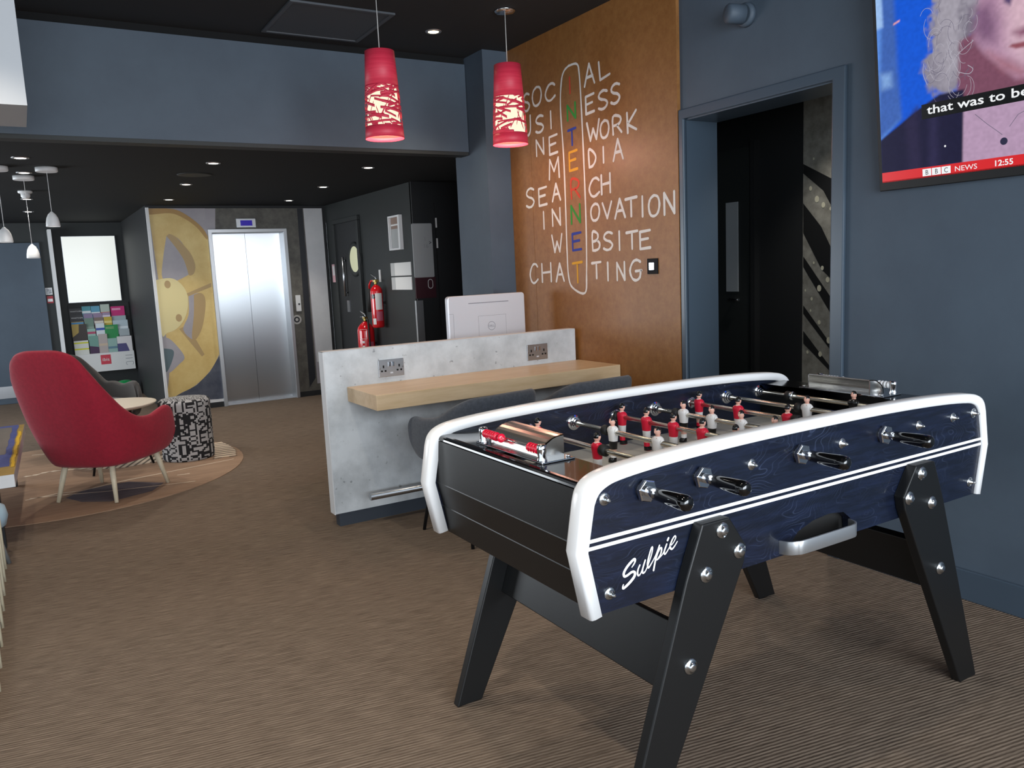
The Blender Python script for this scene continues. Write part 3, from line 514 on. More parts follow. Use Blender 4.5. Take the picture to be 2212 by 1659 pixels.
# ball tray: dark cup and aluminium strap
MB().box((TX - .14, YN1 + .002, .614), (TX + .14, YN1 + .10, .70)).build('ball_tray', M['rubber'], table, world=True)
strap = [(1.643, 1.394, .638), (1.646, 1.368, .641), (1.660, 1.350, .644), (1.690, 1.341, .646), (1.86, 1.341, .646), (1.895, 1.347, .645), (1.918, 1.366, .642), (1.932, 1.394, .639)]
q = [Vector(v) for v in catmull(strap, 5)]; rs = []
for i, p in enumerate(q):
    t = (q[min(i+1, len(q)-1)] - q[max(i-1, 0)]).normalized(); nrm = Vector((t.y, -t.x, 0)).normalized() * .003; h = Vector((0, 0, .0185))
    rs.append([p - nrm - h, p + nrm - h, p + nrm + h, p - nrm + h])
plabel(MB().rings(rs, 0, True).build('tray_strap', M['alu'], table, world=True, bevel=0.001), 'curved brushed aluminium strap of the ball tray')
# legs and cross boards
leg_h = [(.385, .772), (.478, .772), (.532, .642), (.752, 0), (.660, 0), (.336, .645), (.326, .686)]
LX = 1.811
for s in (-1, 1):
    for (y0, y1, sg) in ((1.361, 1.393, -1), (2.195, 2.227, 1)):
        P = [(LX + s * a, z) for a, z in leg_h]
        lg = MB().prism(P, fxz, y0, y1).build('leg', M['tblack'], table, world=True, recalc=True, bevel=0.004)
        yf = y0 if sg < 0 else y1
        for a, z in ((.412, .745), (.353, .680), (.467, .645), (.523, .425)):
            m = MB(); m.lathe([(0, .0205), (.002, .0205), (.0045, .018), (.0045, .012), (.010, .0115), (.012, .008), (.0125, .004)], (LX + s * a, yf, z), (0, sg, 0), 16)
            m.build('bolt', M['zinc'], lg, world=True)
    # board between the two legs of one end
    ax = Vector((s * .219, -.642)).normalized()      # down the leg
    nr = Vector((ax.y, -ax.x))
    c0 = Vector((LX + s * .527, .425))
    P = [c0 + ax * u + nr * v for u, v in ((-.085, -.014), (.085, -.014), (.085, .014), (-.085, .014))]
    MB().prism([(p.x, p.y) for p in P], fxz, 1.393, 2.195).build('cross_board', M['tblack'], table, world=True, recalc=True, bevel=0.003)
# rods
RZ = .881
rod_x = [TX - .6265 + .179 * i for i in range(8)]
near_h = {0, 1, 3, 5}
players = [(0, [1.79], 'rk'), (1, [2.112, 1.802], 'r'), (2, [1.955, 1.745, 1.535], 'w'), (3, [2.131, 2.004, 1.875, 1.748, 1.615], 'r'),
           (4, [2.018, 1.885, 1.758, 1.625, 1.495], 'w'), (5, [2.128, 1.939, 1.728], 'r'), (6, [1.795, 1.49], 'w'), (7, [1.742], 'k')]
def player_mesh(kit):
    """a cast figure hanging on its rod, origin on the rod axis, facing +x"""
    shirt, shorts, sock = {'r': (2, 3, 2), 'rk': (1, 1, 2), 'w': (3, 1, 3), 'k': (1, 1, 1)}[kit]
    m = MB(); n = 16; rings = []; mm = []
    sec = [(-.097, .0105, .0105, sock, .004), (-.096, .014, .0105, 1, .005), (-.086, .0135, .0105, 1, .004), (-.082, .0088, .0092, sock, 0), (-.070, .0088, .0095, sock, 0), (-.069, .0085, .0092, 0, 0), (-.056, .0092, .0102, 0, 0),
           (-.055, .0108, .0122, shorts, 0), (-.032, .0116, .0140, shorts, 0), (-.029, .0122, .0145, shirt, 0), (-.015, .0130, .0160, shirt, 0), (.004, .0140, .0195, shirt, 0), (.012, .0130, .0185, shirt, 0), (.017, .0095, .0125, shirt, 0), (.0185, .0065, .0072, 0, 0), (.023, .0056, .006, 0, 0)]
    for z, rx, ry, mi, dx in sec:
        rings.append([(dx + rx * math.copysign(abs(math.cos(2*PI*i/n)) ** .8, math.cos(2*PI*i/n)), ry * math.copysign(abs(math.sin(2*PI*i/n)) ** .8, math.sin(2*PI*i/n)), z) for i in range(n)]); mm.append(mi)
    m.rings(rings, 0, True, True, True, mats=mm)
    m.sphere((.0012, 0, .034), (.0112, .0098, .0138), 14, matfn=lambda d: 1 if (d.z > .38 and d.x < .75) or (d.x < -.15 and d.z > -.35) else 0)
    m.sphere((.0122, 0, .032), (.0028, .0018, .003), 6, 0)                              # nose
    for sy in (-1, 1):
        m.sphere((.0005, sy * .0175, .003), (.0085, .0065, .0115), 10, shirt)            # sleeve
    if kit == 'r': m.sphere((.0135, 0, .004), (.0016, .0042, .004), 8, 1)                # badge
    if kit in ('w', 'k'):
        for sy in (-1, 1): m.add([(.0128, 0, .006), (.0118, sy*.007, .0165), (.0112, sy*.0085, .0155), (.0135, 0, .0035)], [(0, 1, 2, 3)], 3 if kit == 'k' else 0)
    else:
        m.lathe([(0, .0098), (.002, .0085)], (.0, 0, .0165), (0, 0, 1), 12, 3)           # pale collar
    return m
proto_fig = {}
for i, ys, kit in players:
    x = rod_x[i]; near = i in near_h
    r = MB()
    if near: r.cyl((x, YF0 - .004, RZ), (x, 1.300, RZ), .0078, n=14)
    else: r.cyl((x, YN1 + .004, RZ), (x, 2.290, RZ), .0078, n=14)
    rod = r.build('rod', M['rodsteel'], table, world=True)
    sg = -1 if near else 1; yf = YN0 if near else YF1
    nut = MB()
    nut.lathe([(0, .021), (.008, .021)], (x, yf, RZ), (0, sg, 0), 20, smooth=False)
    nut.lathe([(.008, .0285), (.017, .0285), (.019, .026)], (x, yf, RZ), (0, sg, 0), 6, smooth=False)
    nut.lathe([(.019, .0125), (.046, .0118)], (x, yf, RZ), (0, sg, 0), 16)
    plabel(nut.build('hex_bearing', M['chrome'], rod, world=True, bevel=0.0008), 'chrome hexagonal bearing')
    h0 = yf + sg * .040
    g = MB(); g.lathe([(0, .0125), (.002, .0148), (.03, .0160), (.085, .0183), (.100, .0186), (.108, .0160), (.112, .010), (.1125, .002)], (x, h0, RZ), (0, sg, 0), 24)
    plabel(g.build('handle', M['grip'], rod, world=True), 'gloss black handle grip')
    # far/near inner bearings
    b = MB()
    yi, di = (YN1, 1) if near else (YF0, -1)
    b.lathe([(0, .026), (.003, .0255), (.006, .020), (.010, .0195), (.011, .016), (.018, .0155), (.019, .0125), (.026, .012)], (x, (YF0 if not near else YN1), RZ), (0, -1 if not near else 1, 0), 24, smooth=False)
    MB().lathe([(0, .021), (.003, .0205), (.004, .010)], (x, (YF0 if near else YN1), RZ), (0, -1 if near else 1, 0), 20).build('end_disc', M['chrome'], rod, world=True)
    b.build('bearing', M['chrome'], rod, world=True)
    (boltf if near else boltn)(x, RZ, .0150)
    for y in ys:
        if kit not in proto_fig:
            o = player_mesh(kit).build('player_figure', [M['p_skin'], M['p_black'], M['p_red'], M['p_white']], rod)
            proto_fig[kit] = o
        else:
            o = proto_fig[kit].copy(); C.objects.link(o); o.parent = rod
        o.location = (x - TX, y - TY, RZ)
        if kit in ('w', 'k'): o.rotation_euler = (0, 0, PI)
    # rubber stops
    hi, lo = max(ys), min(ys)
    stops = {0: [1.83], 1: [lo - .032], 2: [hi + .034], 3: [hi + .027], 4: [hi + .034], 5: [lo - .034], 6: [hi + .034], 7: [2.02, lo - .12]}[i]
    for y in stops:
        k = MB().lathe([(-.011, .0085), (-.010, .0165), (.010, .0165), (.011, .0085)], (x, y, RZ), (0, 1, 0), 18)
        if i == 7: k.lathe([(-.024, .012), (-.023, .0175), (-.011, .0175), (-.0105, .010)], (x, y, RZ), (0, 1, 0), 18, 1)
        k.build('rubber_stop', [M['rubber'], M['zinc']], rod, world=True)
# bead score counters: chrome plate, hood over the goal, two posts, wire and ten beads
def score_counter(s, bead_m, label):
    fx = lambda a, b, t: (TX + s * a, t, b)
    cx = .690
    pl = MB(); pl.box((TX + s * .640, 1.640, .912), (TX + s * .742, 1.985, .917))
    sc = pl.build('score_counter', M['chrome'], table, world=True, bevel=0.002)
    plabel(sc, label)
    hood = MB(); y0, y1 = 1.690, 1.945
    arc = [(.708 - .074 * (1 - math.cos(q)), .919 + .062 * math.sin(q)) for q in [PI * .5 * k / 10 for k in range(11)]]
    arc = [(.716, .917)] + [(.716 - .076 * (1 - math.cos(PI*.5*k/10)), .919 + .050 * math.sin(PI*.5*k/10)) for k in range(11)]
    inner = [(a - .003 if k < 8 else a, b - .003) for k, (a, b) in enumerate(arc)]
    hood.prism(arc + inner[::-1], fx, y0, y1, 0)
    for y in (y0, y1 - .004): hood.prism(arc + [(.640, .917)], fx, y, y + .004, 0)
    plabel(hood.build('hood', M['hood'], sc, world=True, recalc=True), 'curved chrome hood')
    xb = TX + s * .728
    po = MB()
    for y in (1.662, 1.962):
        po.lathe([(0, .014), (.004, .013), (.012, .0105), (.030, .0125), (.040, .0125), (.043, .010), (.044, .003)], (xb, y, .916), (0, 0, 1), 16)
    po.cyl((xb, 1.662, .944), (xb, 1.962, .944), .0022, n=8)
    po.build('bead_posts', M['chrome'], sc, world=True)
    ys = [1.946 - .0118 * k for k in range(6)] + [1.862] + [1.678 + .0125 * k for k in range(4)][::-1]
    for y in ys:
        MB().lathe([(-.0055, .004), (-.005, .0085), (-.002, .0125), (.002, .0125), (.005, .0085), (.0055, .004)], (xb, y, .944), (0, 1, 0), 14).build('bead', bead_m, sc, world=True)
    for y in (1.655, 1.972): MB().cyl((TX + s * .652, y, .917), (TX + s * .652, y, .923), .006, n=10).build('screw', M['zinc'], sc, world=True)
score_counter(-1, M['redbead'], 'chrome score counter with red beads')
score_counter(1, M['whitebead'], 'chrome score counter with pale beads')
# ================================================================== BROWN BOARD WITH LETTERING
board = thing('wall_board', 'brown hardboard wall panel painted with a crossword of white and coloured words', 'wall panel', (XR, 4.16, 0))
MB().box((XR - .022, 3.312, 0.0), (XR, 4.757, ZH)).build('sheet', M['hard'], board, world=True)
MB().box((XR - .022, 4.760, 0.0), (XR, 5.028, ZH)).build('sheet', M['hard'], board, world=True)
GL = {'A': [[(0,0),(.5,1),(1,0)],[(.2,.38),(.82,.38)]], 'B': [[(0,0),(0,1),(.6,.97),(.8,.78),(.6,.56),(0,.5)],[(.6,.56),(1,.36),(.9,.1),(.5,0),(0,0)]],
 'C': [[(1,.85),(.75,1),(.4,.97),(.1,.7),(0,.4),(.2,.08),(.55,0),(1,.18)]], 'D': [[(.05,0),(0,1),(.5,.95),(1,.6),(.95,.3),(.55,.05),(.05,0)]],
 'E': [[(1,1),(0,.97),(0,0),(1,.02)],[(0,.52),(.8,.55)]], 'G': [[(.9,.9),(.6,1),(.25,.9),(0,.5),(.2,.1),(.55,0),(.85,.15),(.92,.45)],[(.5,.45),(1,.47)]],
 'H': [[(0,1),(0,0)],[(1,1),(1,0)],[(0,.5),(1,.52)]], 'I': [[(.5,1),(.5,0)]], 'K': [[(0,1),(.05,0)],[(1,1),(.05,.42),(1,.05)]], 'L': [[(0,1),(.1,0),(1,.12)]],
 'M': [[(0,0),(.1,1),(.5,.35),(.95,1),(1,0)]], 'N': [[(0,0),(0,1),(1,0),(1,1)]], 'O': [[(.5,1),(.15,.85),(0,.5),(.15,.1),(.5,0),(.85,.15),(1,.55),(.85,.9),(.5,1)]],
 'R': [[(0,0),(0,1),(.7,.97),(.95,.75),(.7,.52),(.05,.48)],[(.4,.5),(1,0)]], 'S': [[(1,.9),(.6,1),(.2,.92),(.05,.72),(.3,.56),(.75,.45),(1,.25),(.75,.04),(.35,0),(0,.1)]],
 'T': [[(0,.97),(1,1)],[(.5,.98),(.5,0)]], 'U': [[(0,1),(0,.3),(.25,.03),(.6,0),(.95,.25),(1,1)]], 'V': [[(0,1),(.5,0),(1,1)]], 'W': [[(0,1),(.25,0),(.5,.6),(.75,0),(1,1)]]}
curvy = set('BCDGORSU')
fw = lambda a, b, t: (XR - .0225 - t, a, b)
buckets = {k: MB() for k in 'wrgby'}
for ch, cy, cz, w_, h_, col, sl in LETTERS:
    for st in GL[ch]:
        pts = [(cy + (0.5 - a) * w_ * .92, cz + (b - .5) * h_ * .92 + (a - .5) * w_ * 0.03 * (1 if sl < 0 else -1)) for a, b in st]
        if ch in curvy: pts = [(v.x, v.y) for v in catmull([(p[0], p[1], 0) for p in pts], 4)]
        W = [0.0160 * (0.85 + 0.3 * random.random()) for _ in pts]
        buckets[col].stroke(pts, W, fw, 0.0006)
c = [(v.x, v.y) for v in catmull([(a, b, 0) for a, b in CAPSULE], 5)]
buckets['w'].stroke(c, [0.014 * (.85 + .3 * random.random()) for _ in c], fw, 0.0006)
for k, nm, mm in (('w', 'white', 'chalk'), ('r', 'red', 'c_r'), ('g', 'green', 'c_g'), ('b', 'blue', 'c_b'), ('y', 'gold', 'c_y')):
    plabel(buckets[k].build('lettering', M[mm], board, world=True), nm + ' hand painted letters')
# switch on the board
sw = thing('wall_switch', 'black wall switch plate with a chrome rocker on the brown board', 'switch', (XR - .022, 3.528, 1.38))
MB().box((XR - .030, 3.484, 1.336), (XR - .022, 3.572, 1.424)).build('plate', M['mattblack'], sw, world=True, bevel=0.002)
MB().box((XR - .037, 3.51, 1.357), (XR - .030, 3.55, 1.403)).build('rocker', M['chrome'], sw, world=True, bevel=0.003)

# ================================================================== TELEVISION
TVO = Vector((3.084, 2.1, 1.652)); TE2 = Vector((-.074, 0, .738)).normalized(); TE1 = Vector((0, -1, 0)); TN = Vector((-TE2.z, 0, TE2.x)) * 1.0
if TN.x > 0: TN = -TN
tvf = lambda a, b, t: tuple(TVO + TE1 * a + TE2 * b + TN * t)
TW, TH = 1.44, 0.825
tv = thing('television', 'wall mounted flat television showing a news bulletin', 'television', tuple(TVO))
body = MB(); body.prism([(-.004, -.004), (TW + .004, -.004), (TW + .004, TH + .004), (-.004, TH + .004)], tvf, -.032, -.001)
body.build('housing', mat('tv_black', '0a0a0b', .45), tv, world=True, bevel=0.003, recalc=True)
br = MB(); br.box((3.03, 1.20, 1.95), (XR, 1.50, 2.20)); br.build('wall_bracket', M['blackmetal'], tv, world=True)
T = TVD
MX = .62
def mir(P): return [(2 * MX - a, b) for a, b in P]
def both(P):
    q = [p for p in P]
    return q
import numpy as np
mats_tv = [None, emis('screen_black', '08080a', .6), emis('screen_red', 'd5262b', 1.0), emis('screen_white', 'f0f2f4', 1.0), emis('screen_strand', 'b4b0bc', .9), emis('screen_strand_dark', '6a6478', .9), emis('screen_jewel', '2a2a44', 1.0)]
bx = .012; by = .035
def tv_picture():
    """the broadcast picture: soft coloured shapes painted onto a fine grid, shown as emission"""
    NX, NY = 400, 220
    gx = np.linspace(bx, TW - bx, NX + 1); gy = np.linspace(by, TH - bx, NY + 1)
    X, Y = np.meshgrid(gx, gy); col = np.zeros(X.shape + (3,)); col[:] = lin('1557d2')[:3]
    rs_ = np.random.RandomState(4)
    def noise(n, amp):
        g = rs_.rand(n + 2, int(n * 1.8) + 2); iy = (Y - by) / (TH - bx - by) * n; ix = (X - bx) / (TW - 2 * bx) * n * 1.8
        i0 = np.floor(iy).astype(int); j0 = np.floor(ix).astype(int); fy = iy - i0; fx = ix - j0
        i1 = np.minimum(i0 + 1, g.shape[0] - 1); j1 = np.minimum(j0 + 1, g.shape[1] - 1)
        return ((g[i0, j0] * (1 - fx) + g[i0, j1] * fx) * (1 - fy) + (g[i1, j0] * (1 - fx) + g[i1, j1] * fx) * fy - .5) * amp
    wx, wy = noise(60, .02), noise(60, .02)
    def lay(P, c, soft, warp=0.0, alpha=1.0):
        px, py = X + wx * warp, Y + wy * warp; n = len(P); ins = np.zeros(X.shape, bool); d = np.full(X.shape, 9.0)
        for i in range(n):
            (x0, y0), (x1, y1) = P[i - 1], P[i]
            ex, ey = x1 - x0, y1 - y0; L2 = ex * ex + ey * ey + 1e-12
            t_ = np.clip(((px - x0) * ex + (py - y0) * ey) / L2, 0, 1)
            d = np.minimum(d, np.hypot(px - x0 - t_ * ex, py - y0 - t_ * ey))
            cr = (y0 > py) != (y1 > py)
            ins ^= cr & (px < (x1 - x0) * (py - y0) / (y1 - y0 + 1e-12) + x0)
        sd = np.where(ins, d, -d); a_ = np.clip(sd / soft + .5, 0, 1); a_ = (a_ * a_ * (3 - 2 * a_) * alpha)[..., None]
        col[:] = col * (1 - a_) + np.array(lin(c)[:3]) * a_
    MX = .62
    mirr = lambda P: [(2 * MX - a_, b_) for a_, b_ in P]
    def both(P, c, soft, warp=0.0, alpha=1.0):
        lay(P, c, soft, warp, alpha); lay(mirr(P), c, soft, warp, alpha)
    cl = lambda P: [(MX + .03 if a_ > .55 else a_, b_) for a_, b_ in P]
    lay([(-.1, .9), (.037, .9), (.045, .6), (.1, .27), (-.1, .1)], '5b8ee0', .02); lay([(.037, .9), (.087, .9), (.095, .46), (.105, .27), (.0, .2), (.03, .6)], '3e63b0', .03)
    lay([(.0, .9), (.036, .9), (.039, .63), (-.02, .62)], '9cc0ee', .02); lay(T['glow'], '7fa6dc', .04); lay([(.28, .9), (.25, .74), (.30, .70), (.36, .9)], '7fb2e6', .05)
    lay([(.085, .625), (.11, .632), (.11, .637), (.085, .63)], 'ffb0a0', .008)
    H = T['hair']
    both([(.225, .9), (MX + .03, .9), (MX + .03, .60)] + H[2:], '8c8794', .035, 1.5)
    both([(.255, .9), (.37, .9), (.40, .6), (.345, .42), (.29, .36), (.26, .42)], 'a09ba6', .06, 2.0)
    both([(.36, .65), (.41, .55), (.385, .48), (.355, .40), (.335, .45)], '6e6878', .05, 2.0, .8)
    both([(.33, .33), (.34, .50), (MX + .03, .60), (MX + .03, .05), (.32, .05)], '7a4c60', .02)
    both([(a_ if a_ < .55 else MX + .03, b_) for a_, b_ in T['neck']], '7a4c60', .03)
    both(cl([(.415, .70), (.46, .80), (MX, .81), (MX, .33)] + T['face'][2:]), 'b08aa4', .03)
    both(cl([(.50, .62), (.56, .60), (MX, .60), (MX, .36), (.55, .38), (.51, .44)]), 'd0aebc', .09)
    both([(.40, .60), (.45, .60), (.475, .53), (.465, .47), (.42, .48), (.39, .52)], '7c5a78', .07)
    both([(.44, .44), (.52, .39), (.57, .35), (.555, .33), (.49, .37)], '9c5f68', .05, 0, .7)
    both([(a_ if a_ < .55 else MX + .03, b_) for a_, b_ in T['lips']], '91505c', .012)
    both([(a_ if a_ < .55 else MX + .03, b_) for a_, b_ in T['nose']], '84506a', .04)
    both(T['eye'], '4a3a66', .02); both([(.47, .76), (.55, .775), (.55, .79), (.47, .775)], '7a5a6a', .02)
    both([(a_ if a_ < .55 else MX + .03, b_) for a_, b_ in T['chest']], 'b396b2', .02)
    both([(a_ + (.012 if a_ > .32 else 0), b_) for a_, b_ in T['jacket']], '201f3a', .012); both([(.12, .25), (.17, .30), (.18, .05), (.13, .05)], '2b2744', .04); both([(.22, .30), (.25, .31), (.25, .05), (.21, .05)], '2d2a4a', .04)
    col[:] = np.clip(col * (1 + noise(90, .18))[..., None], 0, 1)
    vs = [tvf(float(X[j, i]), float(Y[j, i]), 0) for j in range(NY + 1) for i in range(NX + 1)]
    fs = [(j*(NX+1)+i, j*(NX+1)+i+1, (j+1)*(NX+1)+i+1, (j+1)*(NX+1)+i) for j in range(NY) for i in range(NX)]
    return vs, fs, col.reshape(-1, 3)
m_ = bpy.data.materials.new('screen_picture'); m_.use_nodes = True; nt_ = m_.node_tree; b_ = nt_.nodes['Principled BSDF']
b_.inputs['Base Color'].default_value = (0, 0, 0, 1); b_.inputs['Roughness'].default_value = .3; b_.inputs['Specular IOR Level'].default_value = .12
at_ = nt_.nodes.new('ShaderNodeAttribute'); at_.attribute_name = 'picture'; nt_.links.new(at_.outputs['Color'], b_.inputs['Emission Color']); b_.inputs['Emission Strength'].default_value = EMS
mats_tv[0] = m_
s = MB(); pv, pf_, pc_ = tv_picture(); s.add(pv, pf_, 0)
MX = .62
def mir(P): return [(2 * MX - a, b) for a, b in P]
for k in ('st2', 'st3', 'st4', 'ear'):
    for P in (T[k], mir(T[k])): s.stroke([(v.x, v.y) for v in catmull([(a, b, 0) for a, b in P], 5)], .0022, tvf, .0006, 4)
rr = random.Random(3)
for k in range(70):                # loose curls
    a0 = .215 + .18 * rr.random(); b0 = .33 + .45 * rr.random(); r = .012 + .025 * rr.random(); st = rr.random() * 6.28
    P = [(a0 + math.cos(st + q * .45) * r, b0 + math.sin(st + q * .45) * r * 1.5) for q in range(6)]
    P = [p for p in P if p[1] < TH - bx]
    if len(P) > 2:
        for Q in (P, mir(P)): s.stroke([(v.x, v.y) for v in catmull([(a, b, 0) for a, b in Q], 3)], .0013, tvf, .0004 + .000003 * k, 4 if k % 3 else 5)
N = [(a if a < .55 else MX, b) for a, b in T['neckl']]
for Q in (N[:4], N[4:]): s.stroke(Q, .0018, tvf, .0009, 5)
for c_, r, mi in ((T['pend'][0], .013, 6), (T['brooch'][0], .004, 3)):
    s.flat([(c_[0] + math.cos(q*PI/8)*r, c_[1] + math.sin(q*PI/8)*r) for q in range(16)], tvf, .0012, mi)
yc = T['t_that'][0][1]
cb = .5 * (T['caption'][0][1] + T['caption'][1][1]); cl = .5 * (T['caption'][3][1] + T['caption'][2][1])
s.flat([(T['caption'][0][0] - .005, cl - .004), (1.05, cl - .004), (1.05, cb + .004), (T['caption'][0][0] - .005, cb + .004)], tvf, .0014, 1)
cs = (cb - cl) * .95
s.text('that was to be', cs, tvf, .0018, 3, T['t_that'][0][0], cl + (cb - cl) * .26, squash=1.42, bold=.014)
rt = .5 * (T['redbar'][0][1] + T['redbar'][1][1]); rb = .5 * (T['redbar'][3][1] + T['redbar'][2][1])
s.flat([(bx, rb), (TW - bx, rb), (TW - bx, rt), (bx, rt)], tvf, .0014, 2)
s.flat([(bx, by), (TW - bx, by), (TW - bx, rb), (bx, rb)], tvf, .0014, 1)
b0 = T['boxes'][0][0]; b1 = T['boxes'][1][0]; bw = (b1 - b0) / 3
hb = (rt - rb) * .68; zb = rb + (rt - rb) * .16
for k, ch in enumerate('BBC'):
    s.flat([(b0 + k*bw + .0015, zb), (b0 + (k+1)*bw - .0015, zb), (b0 + (k+1)*bw - .0015, zb + hb), (b0 + k*bw + .0015, zb + hb)], tvf, .0018, 3)
    s.text(ch, hb * .95, tvf, .0023, 1, b0 + (k + .5) * bw, zb + hb * .17, align='CENTER', squash=.9)
s.text('NEWS', hb * .98, tvf, .0018, 3, T['t_news'][0][0], zb + hb * .14, squash=1.16)
s.text('12:55', hb * 1.05, tvf, .0018, 3, T['t_time'][0][0], zb + hb * .14, squash=1.1, bold=.02)
scr_ = s.build('screen', mats_tv, tv, world=True)
ca = scr_.data.attributes.new('picture', 'FLOAT_COLOR', 'POINT')
buf = np.ones((len(scr_.data.vertices), 4), np.float32); buf[:len(pc_), :3] = pc_
ca.data.foreach_set('color', buf.ravel())
plabel(scr_, 'lit screen with a blond newsreader, a caption and a red bar')

# dark wall fitting high on the right wall
sp = thing('wall_speaker', 'small dark round fitting high on the wall between doorway and television', 'wall fitting', (XR, 2.845, 2.552))
MB().lathe([(0, .055), (.02, .055), (.03, .045)], (XR, 2.845, 2.552), (-1, 0, 0), 24).build('mount', M['wall'], sp, world=True)
MB().lathe([(0, .045), (.075, .045), (.085, .038), (.088, .010)], (XR - .03, 2.845, 2.552), (-1, .35, .05), 24).build('head', M['wall'], sp, world=True)

# ================================================================== WORK BAR: partition, worktops, sockets, rail
pt = thing('partition', 'grey concrete effect partition between the two worktops', 'partition', (2.22, 4.32, 0))
MB().box((1.378, 4.280, .075), (3.068, 4.352, .994)).build('panel', M['concrete'], pt, world=True, bevel=0.002)
e = MB(); e.box((1.373, 4.279, .073), (1.378, 4.353, .996)); e.box((3.068, 4.279, .073), (3.073, 4.353, .996)); e.box((1.373, 4.279, .994), (3.073, 4.353, .997))
plabel(e.build('edge_strip', M['whiteboard'], pt, world=True), 'pale edge strip')
plabel(MB().box((1.40, 4.286, 0), (3.06, 4.346, .075)).build('plinth', mat('dark_blue_plinth', '2f3640', .5), pt, world=True), 'dark blue plinth')
tag(MB().box((1.498, 3.845, .708), (3.096, 4.280, .790)).build('worktop', M['oak'], bevel=0.003), 'pale oak worktop facing the football table', 'worktop')
tag(MB().box((1.56, 4.352, .715), (3.096, 4.95, .797)).build('worktop', M['oak'], bevel=0.003), 'pale oak worktop behind the partition under the computer', 'worktop')
fr = thing('foot_rail', 'brushed steel foot rail along the foot of the concrete partition', 'foot rail', (2.3, 4.2, .16))
MB().cyl((1.56, 4.205, .160), (3.05, 4.205, .160), .0205).build('rail', M['steel'], fr, world=True)
for x in (1.95, 2.75): MB().cyl((x, 4.205, .160), (x, 4.280, .160), .012).build('bracket', M['steel'], fr, world=True)
def socket(x0, x1, z0, z1, label):
    cx = (x0 + x1) / 2; cz = (z0 + z1) / 2; W = x1 - x0; H_ = z1 - z0
    so = thing('power_socket', label, 'power socket', (cx, 4.28, cz), 0, None)
    pl_ = MB().box((x0, 4.272, z0), (x1, 4.280, z1)).build('plate', M['steel'], so, world=True, bevel=0.002)
    for sx in (-1, 1):
        h = MB()
        ox = cx + sx * W * .31
        h.box((ox - .004, 4.270, cz + .002), (ox + .004, 4.273, cz + .018))
        for k in (-1, 1): h.box((ox + k * .011 - .0055, 4.270, cz - .020), (ox + k * .011 + .0055, 4.273, cz - .010))
        h.build('outlet', M['p_black'], pl_, world=True)
    for sx in (-1, 1): MB().box((cx + sx * .011 - .008, 4.266, cz + .008), (cx + sx * .011 + .008, 4.273, cz + .034)).build('switch', M['chrome'], pl_, world=True, bevel=0.002)
    MB().box((cx - .008, 4.270, cz - .032), (cx + .008, 4.2725, cz - .024)).build('usb_port', M['silver'], pl_, world=True)
    for sx in (-1, 1): MB().lathe([(0, .005), (.0015, .004)], (cx + sx * W * .45, 4.272, cz), (0, -1, 0), 10).build('screw', M['zinc'], pl_, world=True)
socket(1.690, 1.846, .822, .921, 'steel double power socket at the left end of the concrete partition')
socket(2.694, 2.848, .820, .920, 'steel double power socket at the right end of the concrete partition')
# all in one computer seen from behind
pc = thing('computer', 'silver all in one computer seen from behind above the partition', 'computer', (2.64, 4.68, .797), math.radians(1.5))
cf = lambda a, b, t: (a, t, b)
cw, z0, z1 = .298, .085, .445
rad = .022
def rrect(x0, x1, y0, y1, r, n=5):
    P = []
    for cx, cy, st in ((x1 - r, y0 + r, -90), (x1 - r, y1 - r, 0), (x0 + r, y1 - r, 90), (x0 + r, y0 + r, 180)):
        for k in range(n + 1):
            a_ = math.radians(st + 90 * k / n); P.append((cx + r * math.cos(a_), cy + r * math.sin(a_)))
    return P
casing = MB().prism(rrect(-cw, cw, z0, z1, rad), cf, -.02, .02).build('casing', M['silver'], pc, bevel=0.006, seg=3, recalc=True)
MB().prism(rrect(-cw + .01, cw - .01, z0 + .01, z1 - .01, .015), cf, .0205, .022).build('screen', M['gloss'], pc, recalc=True)
ln = MB(); ln.box((-.145, -.0215, z1 - .055), (.165, -.0195, z1 - .0505))
plabel(ln.build('vent_slot', M['greyline'], casing), 'long grey vent slot')
lo = MB(); ring = [(.025 + .028 * math.cos(q*PI/16), .235 + .028 * math.sin(q*PI/16)) for q in range(33)]
lo.stroke(ring, .0025, cf, -.0212); lo.text('DELL', .019, cf, -.0212, 0, .025, .2285, 'CENTER', 1.1)
plabel(lo.build('logo', M['greyline'], casing), 'round grey maker logo')
sm = MB()
for P in ([(-.075, .09), (-.075, .305), (.14, .305), (.14, .09)], [(-cw + .003, .33), (-cw + .036, .33), (-cw + .036, .155), (-cw + .003, .155)]): sm.stroke(P, .0012, cf, -.0211)
sm.build('panel_seam', M['greyline'], casing)
st = MB(); st.box((-.005, -.052, .105), (.012, -.020, .145)); st.box((.068, -.052, .105), (.085, -.020, .145)); st.box((.0, -.052, .135), (.085, -.03, .15))
st.box((-.01, -.085, .0), (.09, -.05, .12)); st.box((-.11, -.16, 0), (.19, .06, .012))
st.build('stand', M['white'], pc, bevel=0.003)
kn = MB(); kn.lathe([(0, .012), (.02, .013), (.03, .008)], (.115, -.02, .125), (0, -1, 0), 14); kn.build('cable_plug', M['chrome'], pc)
